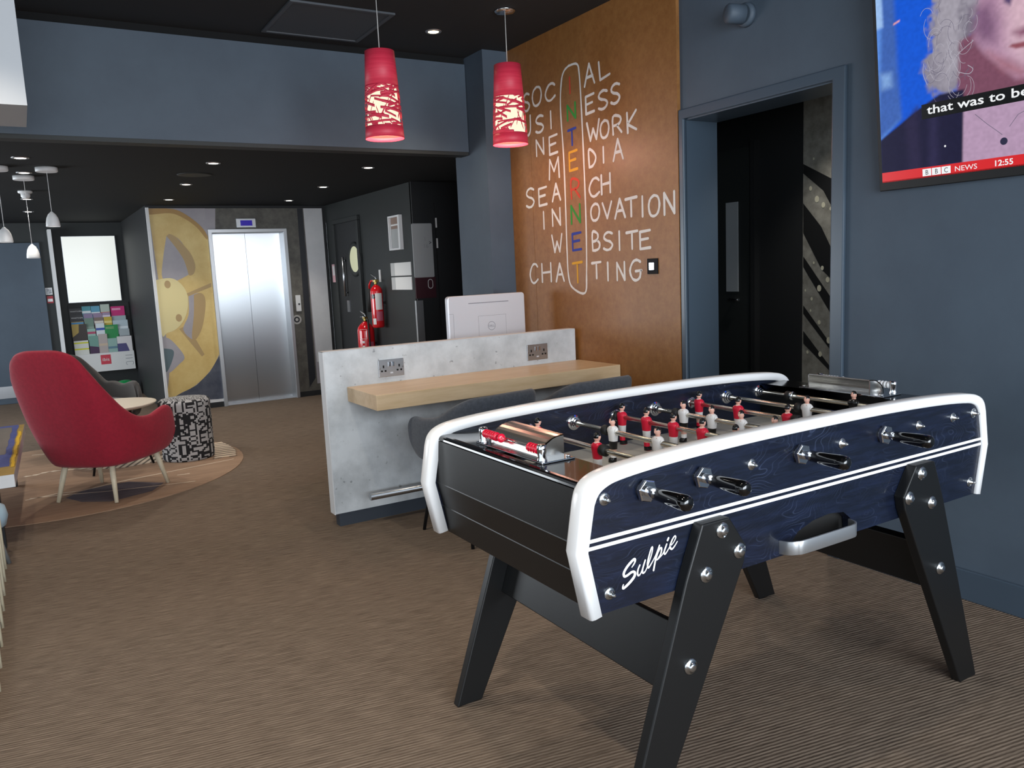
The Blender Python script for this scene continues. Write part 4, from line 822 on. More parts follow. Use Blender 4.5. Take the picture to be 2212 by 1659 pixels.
# ================================================================== UPHOLSTERED SHELL CHAIRS
def shell_part(name, m, parent, bottom, top, thick, rows=7, bulge=0.02, closed_front=None, sub=1):
    """bottom/top: half curves from back centre to arm front, (u forward, v side, z); mirrored and lofted"""
    def full(h): return [(u, -v, z) for u, v, z in h[:0:-1]] + list(h)
    n = 5
    B = catmull(full(bottom), n); Tp = catmull(full(top), n)
    rs = []
    cb = sum(B, Vector()) / len(B)
    for k in (0.05, .45, .8, .94):
        rs.append([Vector((cb.x + (p.x - cb.x) * k, cb.y + (p.y - cb.y) * k, p.z - (0.012 if k < .9 else 0.006))) for p in B])
    for i in range(rows + 1):
        t = i / rows; row = []
        for p, q in zip(B, Tp):
            v = p.lerp(q, t); c = Vector((cb.x, cb.y, v.z)); d = v - c; d.z = 0
            if d.length > 1e-4: v = v + d.normalized() * bulge * math.sin(PI * t)
            row.append(v)
        rs.append(row)
    mb = MB().rings(rs, 0, True, False, False, closed=False)
    return mb.build(name, m, parent, solid=thick, sub=sub)
def cushion(name, m, parent, outline, z0, z1, sub=2, dome=0.015):
    P = outline; cx = sum(p[0] for p in P) / len(P); cy = sum(p[1] for p in P) / len(P)
    def ring(k, z): return [(cx + (a - cx) * k, cy + (b - cy) * k, z) for a, b in P]
    rs = [ring(.3, z0), ring(.9, z0), ring(1, z0 + .012), ring(1, z1 - .02), ring(.93, z1), ring(.35, z1 + dome)]
    return MB().rings(rs, 0, True).build(name, m, parent, sub=sub)
def tapered_leg(parent, a, b, r0, r1, m, name='leg'):
    return MB().cyl(a, b, r0, r1, 14).build(name, m, parent)
def armchair(name, label, m, legm, loc, ang, group=None, low=False):
    t = thing(name, label, 'armchair', loc, ang, group)
    bottom = [(-.262, 0, .268), (-.255, .13, .268), (-.205, .235, .270), (-.06, .295, .274), (.10, .315, .280), (.215, .312, .288), (.255, .300, .298)]
    top = [(-.490, 0, 1.038), (-.487, .125, 1.032), (-.466, .215, .990), (-.415, .268, .885), (-.335, .297, .765), (-.235, .315, .645), (-.12, .330, .562), (.01, .338, .540), (.12, .338, .562), (.205, .332, .574), (.258, .325, .542), (.275, .318, .43)]
    if low: top = [(u * .96, v, .40 + (z - .40) * .66 if z > .6 else z) for u, v, z in top]
    bottom = [(v.x, v.y, v.z) for v in catmull(bottom, 10)]
    bottom = [bottom[round(i * (len(bottom) - 1) / (len(top) - 1))] for i in range(len(top))]
    shell_part('shell', m, t, bottom, top, .048, rows=8, bulge=.022)
    seat = [(-.24, -.20), (-.255, 0), (-.24, .20), (-.10, .285), (.10, .30), (.27, .29), (.325, .16), (.335, 0), (.325, -.16), (.27, -.29), (.10, -.30), (-.10, -.285)]
    cushion('seat', m, t, seat, .285, .43)
    for (u0, v0, u1, v1) in ((-.175, -.165, -.235, -.215), (-.175, .165, -.235, .215), (.20, -.225, .265, -.262), (.20, .225, .265, .262)):
        tapered_leg(t, (u0, v0, .275), (u1, v1, 0), .021, .0125, legm)
    return t
armchair('armchair', 'red upholstered armchair on pale wooden legs seen from behind', M['redfab'], M['paleleg'], (.377, 6.036, .005), math.radians(49))
armchair('armchair', 'dark taupe armchair behind the red one, beside the leaflet rack', M['brownfab'], M['blackmetal'], (.38, 7.78, .005), math.radians(-65), low=True)

def bar_chair(label, loc, ang):
    t = thing('dining_chair', label, 'chair', loc, ang, None)
    bottom = [(-.215, 0, .425), (-.205, .11, .425), (-.165, .19, .425), (-.05, .235, .425), (.08, .245, .428), (.18, .235, .432), (.215, .215, .438)]
    top = [(-.290, 0, .786), (-.284, .12, .784), (-.250, .207, .776), (-.165, .247, .735), (-.05, .262, .674), (.07, .268, .655), (.17, .265, .652), (.225, .255, .615), (.245, .240, .545)]
    bottom = [(v.x, v.y, v.z) for v in catmull(bottom, 10)]
    bottom = [bottom[round(i * (len(bottom) - 1) / (len(top) - 1))] for i in range(len(top))]
    shell_part('shell', M['greyfab'], t, bottom, top, .04, rows=6, bulge=.012)
    seat = [(-.19, -.15), (-.20, 0), (-.19, .15), (-.08, .215), (.08, .225), (.21, .20), (.235, .10), (.24, 0), (.235, -.10), (.21, -.20), (.08, -.225), (-.08, -.215)]
    cushion('seat', M['greyfab'], t, seat, .432, .495)
    for su, sv in ((-1, -1), (-1, 1), (1, -1), (1, 1)):
        tapered_leg(t, (su * .15, sv * .16, .43), (su * .225, sv * .215, 0), .013, .009, M['blackmetal'])
    return t
bar_chair('charcoal fabric tub chair at the left end of the oak worktop, beside the foot rail', (2.00, 3.735, 0), math.radians(98))
bar_chair('charcoal fabric tub chair further right, near the brown board', (2.675, 3.76, 0), math.radians(94))

# ================================================================== LOUNGE GROUP
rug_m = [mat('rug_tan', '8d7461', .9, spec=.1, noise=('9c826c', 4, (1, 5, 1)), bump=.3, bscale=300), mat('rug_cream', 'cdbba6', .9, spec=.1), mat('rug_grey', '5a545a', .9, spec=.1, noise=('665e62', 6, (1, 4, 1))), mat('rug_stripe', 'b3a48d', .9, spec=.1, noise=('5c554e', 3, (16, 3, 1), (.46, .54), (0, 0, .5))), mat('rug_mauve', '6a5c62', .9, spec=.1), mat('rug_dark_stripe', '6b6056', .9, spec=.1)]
rg = MB(); circ = [(.11 + 1.31 * math.cos(2*PI*k/72), 6.85 + 1.31 * math.sin(2*PI*k/72)) for k in range(72)]
rg.prism(circ, XY(0), 0, .004, 0)
fr_ = XY(.0045)
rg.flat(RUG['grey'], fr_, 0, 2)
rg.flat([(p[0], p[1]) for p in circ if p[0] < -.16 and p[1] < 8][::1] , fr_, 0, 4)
def hatch(poly, ang, step, wd, mi, t):
    ca, sa = math.cos(ang), math.sin(ang); R2 = [(x * ca + y * sa, -x * sa + y * ca) for x, y in poly]
    v = min(p[1] for p in R2) + step * .5
    while v < max(p[1] for p in R2):
        xs = sorted(R2[i-1][0] + (v - R2[i-1][1]) / (R2[i][1] - R2[i-1][1]) * (R2[i][0] - R2[i-1][0]) for i in range(len(R2)) if (R2[i-1][1] > v) != (R2[i][1] > v))
        for q in range(0, len(xs) - 1, 2):
            if xs[q+1] - xs[q] > .02: rg.stroke([(xs[q] * ca - v * sa, xs[q] * sa + v * ca), (xs[q+1] * ca - v * sa, xs[q+1] * sa + v * ca)], wd, fr_, t, mi)
        v += step
rg.flat(RUG['stripes'], fr_, .0001, 1); rg.flat(RUG['stripes2'], fr_, .0002, 1)
hatch(RUG['stripes'], 1.15, .05, .020, 5, .0004); hatch(RUG['stripes2'], -.12, .075, .028, 5, .0004)
for k in ('l1', 'l2', 'l4', 'l5'):
    P = RUG[k]; rg.stroke(P, [.016 + .006 * math.sin(i * 2) for i in range(len(P))], fr_, .0006, 1)
P = [(v.x, v.y) for v in catmull([(a, b, 0) for a, b in RUG['l3']], 4)]
rg.stroke(P, [.03 + .018 * ((i * 5) % 3 - 1) for i in range(len(P))], fr_, .0006, 1)
tag(rg.build('round_rug', rug_m), 'round tan printed rug with cream lines under the red armchair', 'rug')
rt_ = thing('side_table', 'round cream side table behind the red armchair', 'side table', (.50, 6.90, .005))
MB().lathe([(.468, .02), (.468, .285), (.478, .315), (.49, .33), (.497, .328), (.499, .31)], (0, 0, 0), (0, 0, 1), 48).build('table_top', mat('cream_top', 'd9cdbb', .4), rt_)
for k, (lx, ly) in enumerate(((.317 - .50, 6.668 - 6.9), (.754 - .50, 6.83 - 6.9), (.16, .30), (-.25, .22))):
    MB().cyl((lx * .45, ly * .45, .47), (lx, ly, 0), .011, .009, 10).build('leg', M['blackmetal'], rt_)
# pouf with a black letter pattern woven into grey cloth
pf = thing('pouf', 'cylindrical grey pouf with black woven letter pattern', 'pouf', (1.025, 6.845, .001))
FONT = {'A': '01110 10001 10001 11111 10001 10001 10001', 'S': '01111 10000 10000 01110 00001 00001 11110', '2': '01110 10001 00001 00110 01000 10000 11111', '5': '11111 10000 11110 00001 00001 10001 01110',
 'R': '11110 10001 10001 11110 10100 10010 10001', 'P': '11110 10001 10001 11110 10000 10000 10000', 'U': '10001 10001 10001 10001 10001 10001 01110', '8': '01110 10001 10001 01110 10001 10001 01110',
 'E': '11111 10000 10000 11110 10000 10000 11111', 'H': '10001 10001 10001 11111 10001 10001 10001', 'O': '01110 10001 10001 10001 10001 10001 01110', 'N': '10001 11001 10101 10011 10001 10001 10001'}
keys = list(FONT); NA, NZ = 90, 40
grid = [[0] * NZ for _ in range(NA)]
pr = random.Random(11)
for cx in range(0, NA, 6):
    off = pr.randint(0, 5)
    for cy in range(-off, NZ, 7):
        rows_ = FONT[pr.choice(keys)].split()
        wide = pr.random() < .5
        for r_ in range(7):
            for q in range(5):
                if rows_[r_][q] == '1':
                    for (dx, dz) in ((0, 0), (1, 0) if wide else (0, 0)):
                        X_, Z_ = (cx + q + dx) % NA, cy + 6 - r_
                        if 0 <= Z_ < NZ: grid[X_][Z_] = 1
pb = MB()
def pouf_pt(i, z): return (.192 * math.cos(2*PI*i/NA), .192 * math.sin(2*PI*i/NA), z)
prof = []
for k in range(NZ + 1):
    t = k / NZ; z = .005 + .485 * t; r = .198
    if t > .93: q = (t - .93) / .07; r = .198 - .022 * (1 - math.sqrt(max(0, 1 - q * q)))
    if t < .04: r = .198 - .008 * (1 - t / .04)
    prof.append((z, r))
o = len(pb.v)
for z, r in prof:
    for i in range(NA): pb.v.append((r * math.cos(2*PI*i/NA), r * math.sin(2*PI*i/NA), z))
for k in range(NZ):
    for i in range(NA):
        j = (i + 1) % NA
        pb.f.append([o + k*NA + i, o + k*NA + j, o + (k+1)*NA + j, o + (k+1)*NA + i]); pb.m.append(grid[i][k]); pb.s.append(True)
NR = 24; o2 = len(pb.v); rr_ = prof[-1][1]
tops = []
G2 = [[0] * 60 for _ in range(60)]
for cx in range(0, 60, 6):
    for cy in range(-pr.randint(0, 5), 60, 7):
        rows_ = FONT[pr.choice(keys)].split()
        for r_ in range(7):
            for q in range(5):
                if rows_[r_][q] == '1' and 0 <= cy + r_ < 60 and cx + q < 60: G2[cx + q][cy + r_] = 1
for k in range(1, NR + 1):
    r = rr_ * (1 - k / NR) + .0005
    for i in range(NA): pb.v.append((r * math.cos(2*PI*i/NA), r * math.sin(2*PI*i/NA), .490 + .012 * (1 - (r / rr_) ** 2)))
for k in range(NR):
    for i in range(NA):
        j = (i + 1) % NA; A_ = (o + NZ*NA) if k == 0 else o2 + (k-1)*NA; B_ = o2 + k*NA
        a_ = 2*PI*(i+.5)/NA; r = rr_ * (1 - (k + .5) / NR)
        gx = int((r * math.cos(a_) / rr_ * .5 + .5) * 59); gy = int((r * math.sin(a_) / rr_ * .5 + .5) * 59)
        pb.f.append([A_ + i, A_ + j, B_ + j, B_ + i]); pb.m.append(G2[gx][gy]); pb.s.append(True)
pb.f.append([o + i for i in range(NA)][::-1]); pb.m.append(0); pb.s.append(False)
pb.build('cover', [mat('pouf_grey', 'a9a7a6', .9, bump=.3, bscale=400), mat('pouf_black', '17171a', .9)], pf)
# low table with printed top at the left edge
ct = thing('coffee_table', 'low white edged table with grey, blue and ochre printed top at the left edge', 'coffee table', (-.66, 5.95, .005), math.radians(-1.7))
ct_m = [M['whiteboard'], mat('print_taupe', '7d746b', .45, noise=('6b6560', 3, (1, 1, 1))), mat('print_blue', '47508a', .45, noise=('5a6096', 8, (1, 1, 1))), mat('print_ochre', 'b3934c', .45, noise=('9b7f42', 8, (1, 1, 1))), mat('print_yellow', 'e0b428', .45)]
tb = MB(); tb.box((-.55, -.93, .355), (.55, .93, .425), 0)
ft = XY(.4255); x1 = .55
wob = lambda y: .003 * math.sin(y * 17) + .0015 * math.sin(y * 61)
ys = [-.93 + 1.86 * k / 60 for k in range(61)]
tb.flat([(-.55, -.93), (x1, -.93), (x1, .93), (-.55, .93)], ft, 0, 3)
tb.flat([(-.55, -.70)] + [(x1 - .035 + wob(y), y) for y in ys if y > -.70] + [(-.55, .93)], ft, .0006, 2)
tb.flat([(-.55, -.28)] + [(x1 - .07 + wob(y * 1.3), y) for y in ys if y > -.28 and y < .86] + [(-.55, .86)], ft, .0012, 1)
L_ = [(x1 - .018 + wob(y), y) for y in ys if -.72 < y < .62]
tb.stroke(L_, .017, ft, .0018, 4)
plabel(tb.build('table_top', ct_m, ct, bevel=.002), 'printed top with white edge')
for sx in (-1, 1):
    for sy in (-1, 1): MB().box((sx * .44 - .025, sy * .80 - .025, 0), (sx * .44 + .025, sy * .80 + .025, .355)).build('leg', M['blackmetal'], ct)
# slatted screen with pale dowels, at the very left edge
sl = thing('slat_screen', 'low screen of pale upright dowels at the left edge', 'screen', (-.24, 4.1, 0))
MB().box((-.262, 3.00, 0), (-.228, 4.72, .030)).build('base_rail', mat('grey_green_rail', '7c837c', .6), sl, world=True)
MB().box((-.262, 3.00, .60), (-.214, 4.75, .63)).build('top_rail', M['paleleg'], sl, world=True)
for k in range(8):
    y = 4.733 - .2115 * k
    MB().cyl((-.221, y, 0), (-.221, y, .60), .0062, n=12).build('dowel', M['paleleg'], sl, world=True)
bs = thing('stool', 'pale blue round stool behind the dowel screen', 'stool', (-.345, 4.86, 0))
MB().lathe([(.190, .05), (.190, .120), (.205, .150), (.25, .162), (.30, .152), (.318, .120), (.322, .05)], (0, 0, 0), (0, 0, 1), 36).build('seat', M['blueleather'], bs)
for k in range(4):
    a_ = PI/4 + k * PI/2 + .5
    MB().cyl((.10 * math.cos(a_), .10 * math.sin(a_), .195), (.145 * math.cos(a_), .145 * math.sin(a_), 0), .013, .010, 10).build('leg', mat('grey_metal', '8d9294', .4, .5), bs)

# ================================================================== LEAFLET RACK AND POSTER GLASS
rk = thing('leaflet_rack', 'wall mounted leaflet rack with white lower panel and a small red square logo', 'leaflet rack', (.86, 11.9, 0))
MB().box((.505, 11.86, .30), (1.215, 11.899, 1.20)).build('back_board', M['black'], rk, world=True)
for z in (.56, .70, .82, .93, 1.02): MB().box((.51, 11.845, z - .004), (1.21, 11.86, z)).build('shelf', M['black'], rk, world=True)
MB().box((.52, 11.735, .315), (1.205, 11.755, .555)).box((.52, 11.755, .315), (.535, 11.86, .555)).box((1.19, 11.755, .315), (1.205, 11.86, .555)).build('front_panel', M['paper'], rk, world=True)
fpan = bpy.data.objects['front_panel']
fb = lambda a, b, t: (a, 11.735 - t, b)
lg = MB(); lg.flat([(.802, .405), (.922, .405), (.922, .53), (.802, .53)], fb, .0008, 0); lg.text('ibis', .062, fb, .0014, 1, .862, .448, 'CENTER', 1.05)
plabel(lg.build('logo', [mat('logo_red', 'c8384a', .5), M['paper']], fpan, world=True), 'red square logo with white letters')
ml = MB(); ml.stroke(rrect(1.10, 1.185, .375, .415, .012) , .005, fb, .0008, 0)
for z in (.46, .50): ml.stroke([(1.10, z), (1.18, z)], .006, fb, .0008, 0)
ml.build('print', M['greyline'], fpan, world=True)
LC = {'k': ('26262a', 'e8e8e8', 'dark leaflet with white heading at the left of the top row', "WHAT'S ON"), 'teal': ('4f98a4', 'dfe8ea', 'teal and white leaflet, second from left in the top row', ''), 'blue': ('5a9cb8', 'dfe8ea', 'blue and white leaflet in the middle of the top row', ''),
 'multi': ('b4c0b4', 'd8602c', 'grey green leaflet with orange heading in the top row', ''), 'magenta': ('c41d72', 'f0c8dc', 'magenta leaflet at the right end of the top row', ''), 'k2': ('2c2c30', 'e8e8e8', 'dark leaflet with white heading at the left of the second row', "WHAT'S ON"),
 'lilac': ('8f7fa0', 'd8cce0', 'lilac leaflet left of the other two in the second row', ''), 'lilac2': ('94809c', 'd8cce0', 'middle lilac leaflet in the second row', ''), 'lilac3': ('9a88a4', 'd8cce0', 'lilac leaflet right of the other two in the second row', ''), 'pale': ('9fb0b4', 'c8d2d4', 'pale grey leaflet under the magenta one', ''),
 'bluegold': ('b89a50', '3c90c8', 'ochre leaflet with blue top edge at the left of the third row', ''), 'sage': ('6f8a7c', '8aa092', 'sage green leaflet in the third row', ''), 'brown': ('7c6a60', 'd8d0c4', 'brown and cream leaflet in the third row', ''), 'yellow': ('c2a838', 'e0d080', 'yellow leaflet in the third row behind the green one', ''),
 'white': ('b4c4cc', 'dce4e8', 'white and pale blue leaflet at the right of the third row', ''), 'gold': ('b59a4c', '3c3430', 'gold and brown leaflet at the left of the fourth row', ''), 'mint': ('9ac0b4', 'b04868', 'mint leaflet with rose foot in the fourth row', ''), 'swiss': ('d4dce0', '2c50a8', 'white leaflet with blue band in the fourth row', ''),
 'green': ('1f8a48', '9ab87c', 'bright green wide leaflet in the fourth row', ''), 'grey': ('a4aeb2', '5c6468', 'grey leaflet at the right of the fourth row', ''), 'whiteyellow': ('dcdcd4', 'd4d428', 'white leaflet with yellow bands in the bottom row', ''), 'plum': ('6f9c90', '43284a', 'mint and plum leaflet in the bottom row', ''),
 'beige': ('b4a8a4', 'c8b49c', 'beige leaflet in the middle of the bottom row', ''), 'bluegreen': ('8fb0a8', '5c8090', 'blue green leaflet in the bottom row', ''), 'cream': ('d8d4d4', '4c4878', 'white and violet leaflet at the right of the bottom row', '')}
rows_of = {}
for n_, (cx, cz, w_, h_, key) in enumerate(LEAF):
    row = min(range(5), key=lambda r: abs(r - (0 if n_ < 5 else 1 if n_ < 10 else 2 if n_ < 15 else 3 if n_ < 20 else 4)))
    y = 11.838 - row * .019
    c1, c2, lab, head = LC[key]
    m = MB(); m.box((cx - w_*.485, y, cz - h_/2), (cx + w_*.485, y + .006, cz + h_/2), 0)
    fl_ = lambda a, b, t, y=y: (a, y - t, b)
    x0, x1_ = cx - w_*.485, cx + w_*.485; zt = cz + h_/2; zb_ = cz - h_/2
    if head: m.text(head, .024, fl_, .0008, 1, x0 + .01, zt - .045)
    elif key in ('bluegold',): m.flat([(x0, zt - .03), (x1_, zt - .03), (x1_, zt - .008), (x0, zt - .008)], fl_, .0008, 1)
    elif key in ('whiteyellow',):
        for q in (.02, .10): m.flat([(x0, zt - q - .018), (x1_, zt - q - .018), (x1_, zt - q), (x0, zt - q)], fl_, .0008, 1)
    elif key in ('gold',): m.flat([(cx, zt), (x1_, zt), (x1_, zb_), (x0, zb_), (x0, zb_ + .05), (cx - .01, cz)], fl_, .0008, 1)
    elif key in ('magenta', 'green'):
        for q in (.03, .045): m.stroke([(x0 + .015, zt - q), (x1_ - .05, zt - q)], .007, fl_, .0008, 1)
    elif key == 'cream': m.flat([(x0, zb_), (x1_ - .03, zb_ ), (x1_ - .07, cz + .02), (x0, cz + .02)], fl_, .0008, 1)
    elif key == 'plum': m.flat([(x0, zb_), (x1_, zb_), (x1_, cz - .02), (x0, cz + .0)], fl_, .0008, 1)
    else:
        k0 = .25 + .1 * (n_ % 4)
        m.flat([(x0, zt - h_*k0 - .03), (x1_, zt - h_*k0 - .03), (x1_, zt - h_*k0), (x0, zt - h_*k0)], fl_, .0008, 1)
    tag(m.build('leaflet', [mat('leaflet_' + key, c1, .5), mat('leaflet_mark_' + key, c2, .5)]), lab, 'leaflet', 'leaflets in the wall rack')
lb = thing('poster_glass', 'framed poster glass above the leaflet rack, its glare set as glow', 'framed poster', (.83, 11.9, 1.65))
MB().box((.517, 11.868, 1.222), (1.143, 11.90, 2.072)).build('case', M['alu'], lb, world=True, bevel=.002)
MB().box((.523, 11.866, 1.228), (1.137, 11.869, 2.066)).build('glow_face', emis('poster_glare', 'eef3ee', .9), lb, world=True)  # even emission stands in for glare on the glass; nothing is lit inside
tag(MB().box((.276, 11.893, 1.343), (.352, 11.9, 1.43)).box((.282, 11.8925, 1.355), (.346, 11.8935, 1.42), 1).build('notice', [M['paper'], mat('notice_map', 'b9bcc0', .6, noise=('77777c', 60, (1, 1, 1), (.45, .55)))]), 'small white notice beside the back door', 'notice')
nf = lambda a, b, t: (a, 11.893 - t, b)
tag(MB().box((.284, 11.893, 1.236), (.352, 11.9, 1.325)).flat([(.29, 1.255), (.346, 1.255), (.346, 1.29), (.29, 1.29)], nf, .001, 1).build('notice', [mat('notice_red', '9c2430', .5), M['paper']]), 'small red and white notice under the white one', 'notice')
gb = thing('green_bag', 'green bag with pale print on the floor below the leaflet rack', 'bag', (1.03, 11.45, 0))
cushion('bag', M['green'], gb, [(-.15, -.07), (-.15, .07), (0, .085), (.15, .07), (.15, -.07), (0, -.085)], 0, .16, sub=2, dome=.05)
MB().box((-.05, -.0865, .05), (.06, -.080, .10)).build('print', M['paper'], gb)

# ================================================================== LIFT, MURAL
lift = thing('lift', 'brushed steel lift with double sliding doors', 'lift', (2.285, 9.45, 0))
MB().prism([(1.838, 0), (1.880, 0), (1.880, 1.945), (2.672, 1.945), (2.672, 0), (2.712, 0), (2.712, 1.985), (1.838, 1.985)], fxz, 9.405, 9.66).build('frame', M['alu'], lift, world=True, bevel=.003, recalc=True)
MB().box((1.880, 9.60, .004), (2.275, 9.63, 1.945)).build('door_panel', M['steeldoor'], lift, world=True)
MB().box((2.278, 9.60, .004), (2.672, 9.63, 1.945)).build('door_panel', M['steeldoor'], lift, world=True)
MB().box((1.88, 9.45, 0), (2.672, 9.60, .004)).build('sill', M['alu'], lift, world=True)
ds = thing('lift_display', 'lift floor display with violet screen above the doors', 'display', (2.26, 9.43, 2.05))
MB().box((2.155, 9.42, 1.998), (2.372, 9.445, 2.102)).build('housing', M['alu'], ds, world=True, bevel=.004)
MB().box((2.20, 9.417, 2.020), (2.33, 9.421, 2.080)).build('screen', emis('display_violet', '2a1f8c', .9), ds, world=True)
bp_ = thing('lift_call_panel', 'steel lift call panel with one round button', 'call panel', (2.785, 9.43, 1.12))
MB().box((2.755, 9.425, 1.02), (2.815, 9.443, 1.21)).build('plate', M['white'], bp_, world=True, bevel=.003)
MB().lathe([(0, .011), (.006, .011)], (2.79, 9.425, 1.105), (0, -1, 0), 14).build('button', M['chrome'], bp_, world=True)
mm_ = [mat('mural_grey', '9d989e', .45, noise=('a8a3a7', 3, (1, 1, 1))), mat('mural_yellow', 'dfc47e', .45, noise=('d0b068', 4, (1, 1, 1))), mat('mural_ochre', 'b39664', .45), mat('mural_rim', 'b0894a', .45), mat('mural_pale', 'e2d398', .45), mat('mural_dark', '3c4150', .45, noise=('565a66', 6, (1, 1, 1))), mat('mural_teal', '566a70', .45), mat('mural_stone', '6c6961', .5, noise=('4d4a45', 7, (1, 1, 1))), mat('mural_black', '22242a', .5), mat('mural_steel', 'b4b2ae', .4)]
mu = thing('lift_mural', 'printed mural of a large yellow pulley wheel left of the lift', 'mural', (1.55, 9.45, 0))
fmu = lambda a, b, t: (a, 9.444 - t, b)
x0, x1, z0, z1 = 1.262, 1.838, .09, 2.215
def clipP(P, x0=x0, x1=x1, z0=z0, z1=z1):
    def cut(P, f_, g):
        out = []
        for i in range(len(P)):
            a_, b_ = P[i-1], P[i]; fa, fb_ = f_(a_), f_(b_)
            if (fa >= 0) != (fb_ >= 0):
                t = fa / (fa - fb_); out.append((a_[0] + (b_[0]-a_[0])*t, a_[1] + (b_[1]-a_[1])*t))
            if fb_ >= 0: out.append(b_)
        return out
    for f_ in (lambda p: p[0]-x0, lambda p: x1-p[0], lambda p: p[1]-z0, lambda p: z1-p[1]):
        P = cut(P, f_, 0)
        if not P: return P
    return P
s = MB(); s.box((x0, 9.444, z0), (x1, 9.452, z1), 0)
def mput(k, mi, t, curved=True, P=None, xa=x0, xb=x1):
    P = P or MUR[k]
    if curved: P = [(v.x, v.y) for v in catmull([(a_, b_, 0) for a_, b_ in P + [P[0]]], 4)][:-1]
    P = clipP(P, xa, xb)
    if len(P) > 2: s.flat(P, fmu, t * .0004, mi)
mput('dark', 5, 1, False)
mput('wheel', 1, 2); mput('rim', 3, 3)
for k, w_ in (('hole1', 'wall1'), ('hole2', 'wall2')): mput(k, 0, 4); mput(w_, 2, 5)
mput('hole3', 0, 4); mput('green3', 6, 5); mput('spoke1', 2, 3, False); mput('spoke2', 2, 3, False); mput('hub', 4, 6)
for k in ('bolt1', 'bolt2'):
    c_ = MUR[k][0]; s.flat([(c_[0] + .032 * math.cos(q*PI/8), c_[1] + .042 * math.sin(q*PI/8)) for q in range(16)], fmu, 7 * .0004, 2)
plabel(s.build('print', mm_, mu, world=True), 'yellow wheel print')
MB().box((1.232, 9.428, .06), (1.262, 9.452, 2.222)).box((1.262, 9.430, .06), (1.838, 9.452, .09)).build('edge_strip', M['white'], mu, world=True)
mu2 = thing('lift_mural', 'grey stone mural with a white strip above and right of the lift', 'mural', (2.9, 9.45, 0))
s = MB(); s.box((2.712, 9.444, .06), (3.16, 9.452, 2.215), 7); s.box((1.838, 9.444, 1.985), (2.712, 9.452, 2.215), 7)
mput('greybr', 7, 1, False, xa=1.838, xb=3.16); mput('grey', 0, 2, False, xa=1.838, xb=3.16); mput('rdark', 8, 3, False, xa=2.712, xb=3.16)
s.flat([(2.94, .14), (3.16, .14), (3.158, 2.215), (2.936, 2.215)], fmu, 3 * .0004, 0)
s.flat([(2.955, .40), (3.16, .40), (3.158, 2.213), (2.936, 2.213)], fmu, 4 * .0004, 10)
c_ = MUR['rbolt'][0]
for r_, mi in ((.055, 9), (.035, 8), (.018, 9)): s.flat([(c_[0] + r_ * math.cos(q*PI/8), c_[1] + r_ * math.sin(q*PI/8)) for q in range(16)], fmu, (5 + .055 - r_) * .0004 + (.055 - r_) * .02, mi)
plabel(s.build('print', mm_ + [M['whiteboard']], mu2, world=True), 'grey stone print with white strip')
struct('baseboard_lift', MB().box((1.232, 9.43, 0), (1.838, 9.452, .06)).box((2.712, 9.43, 0), (3.2, 9.452, .06)), M['black'])

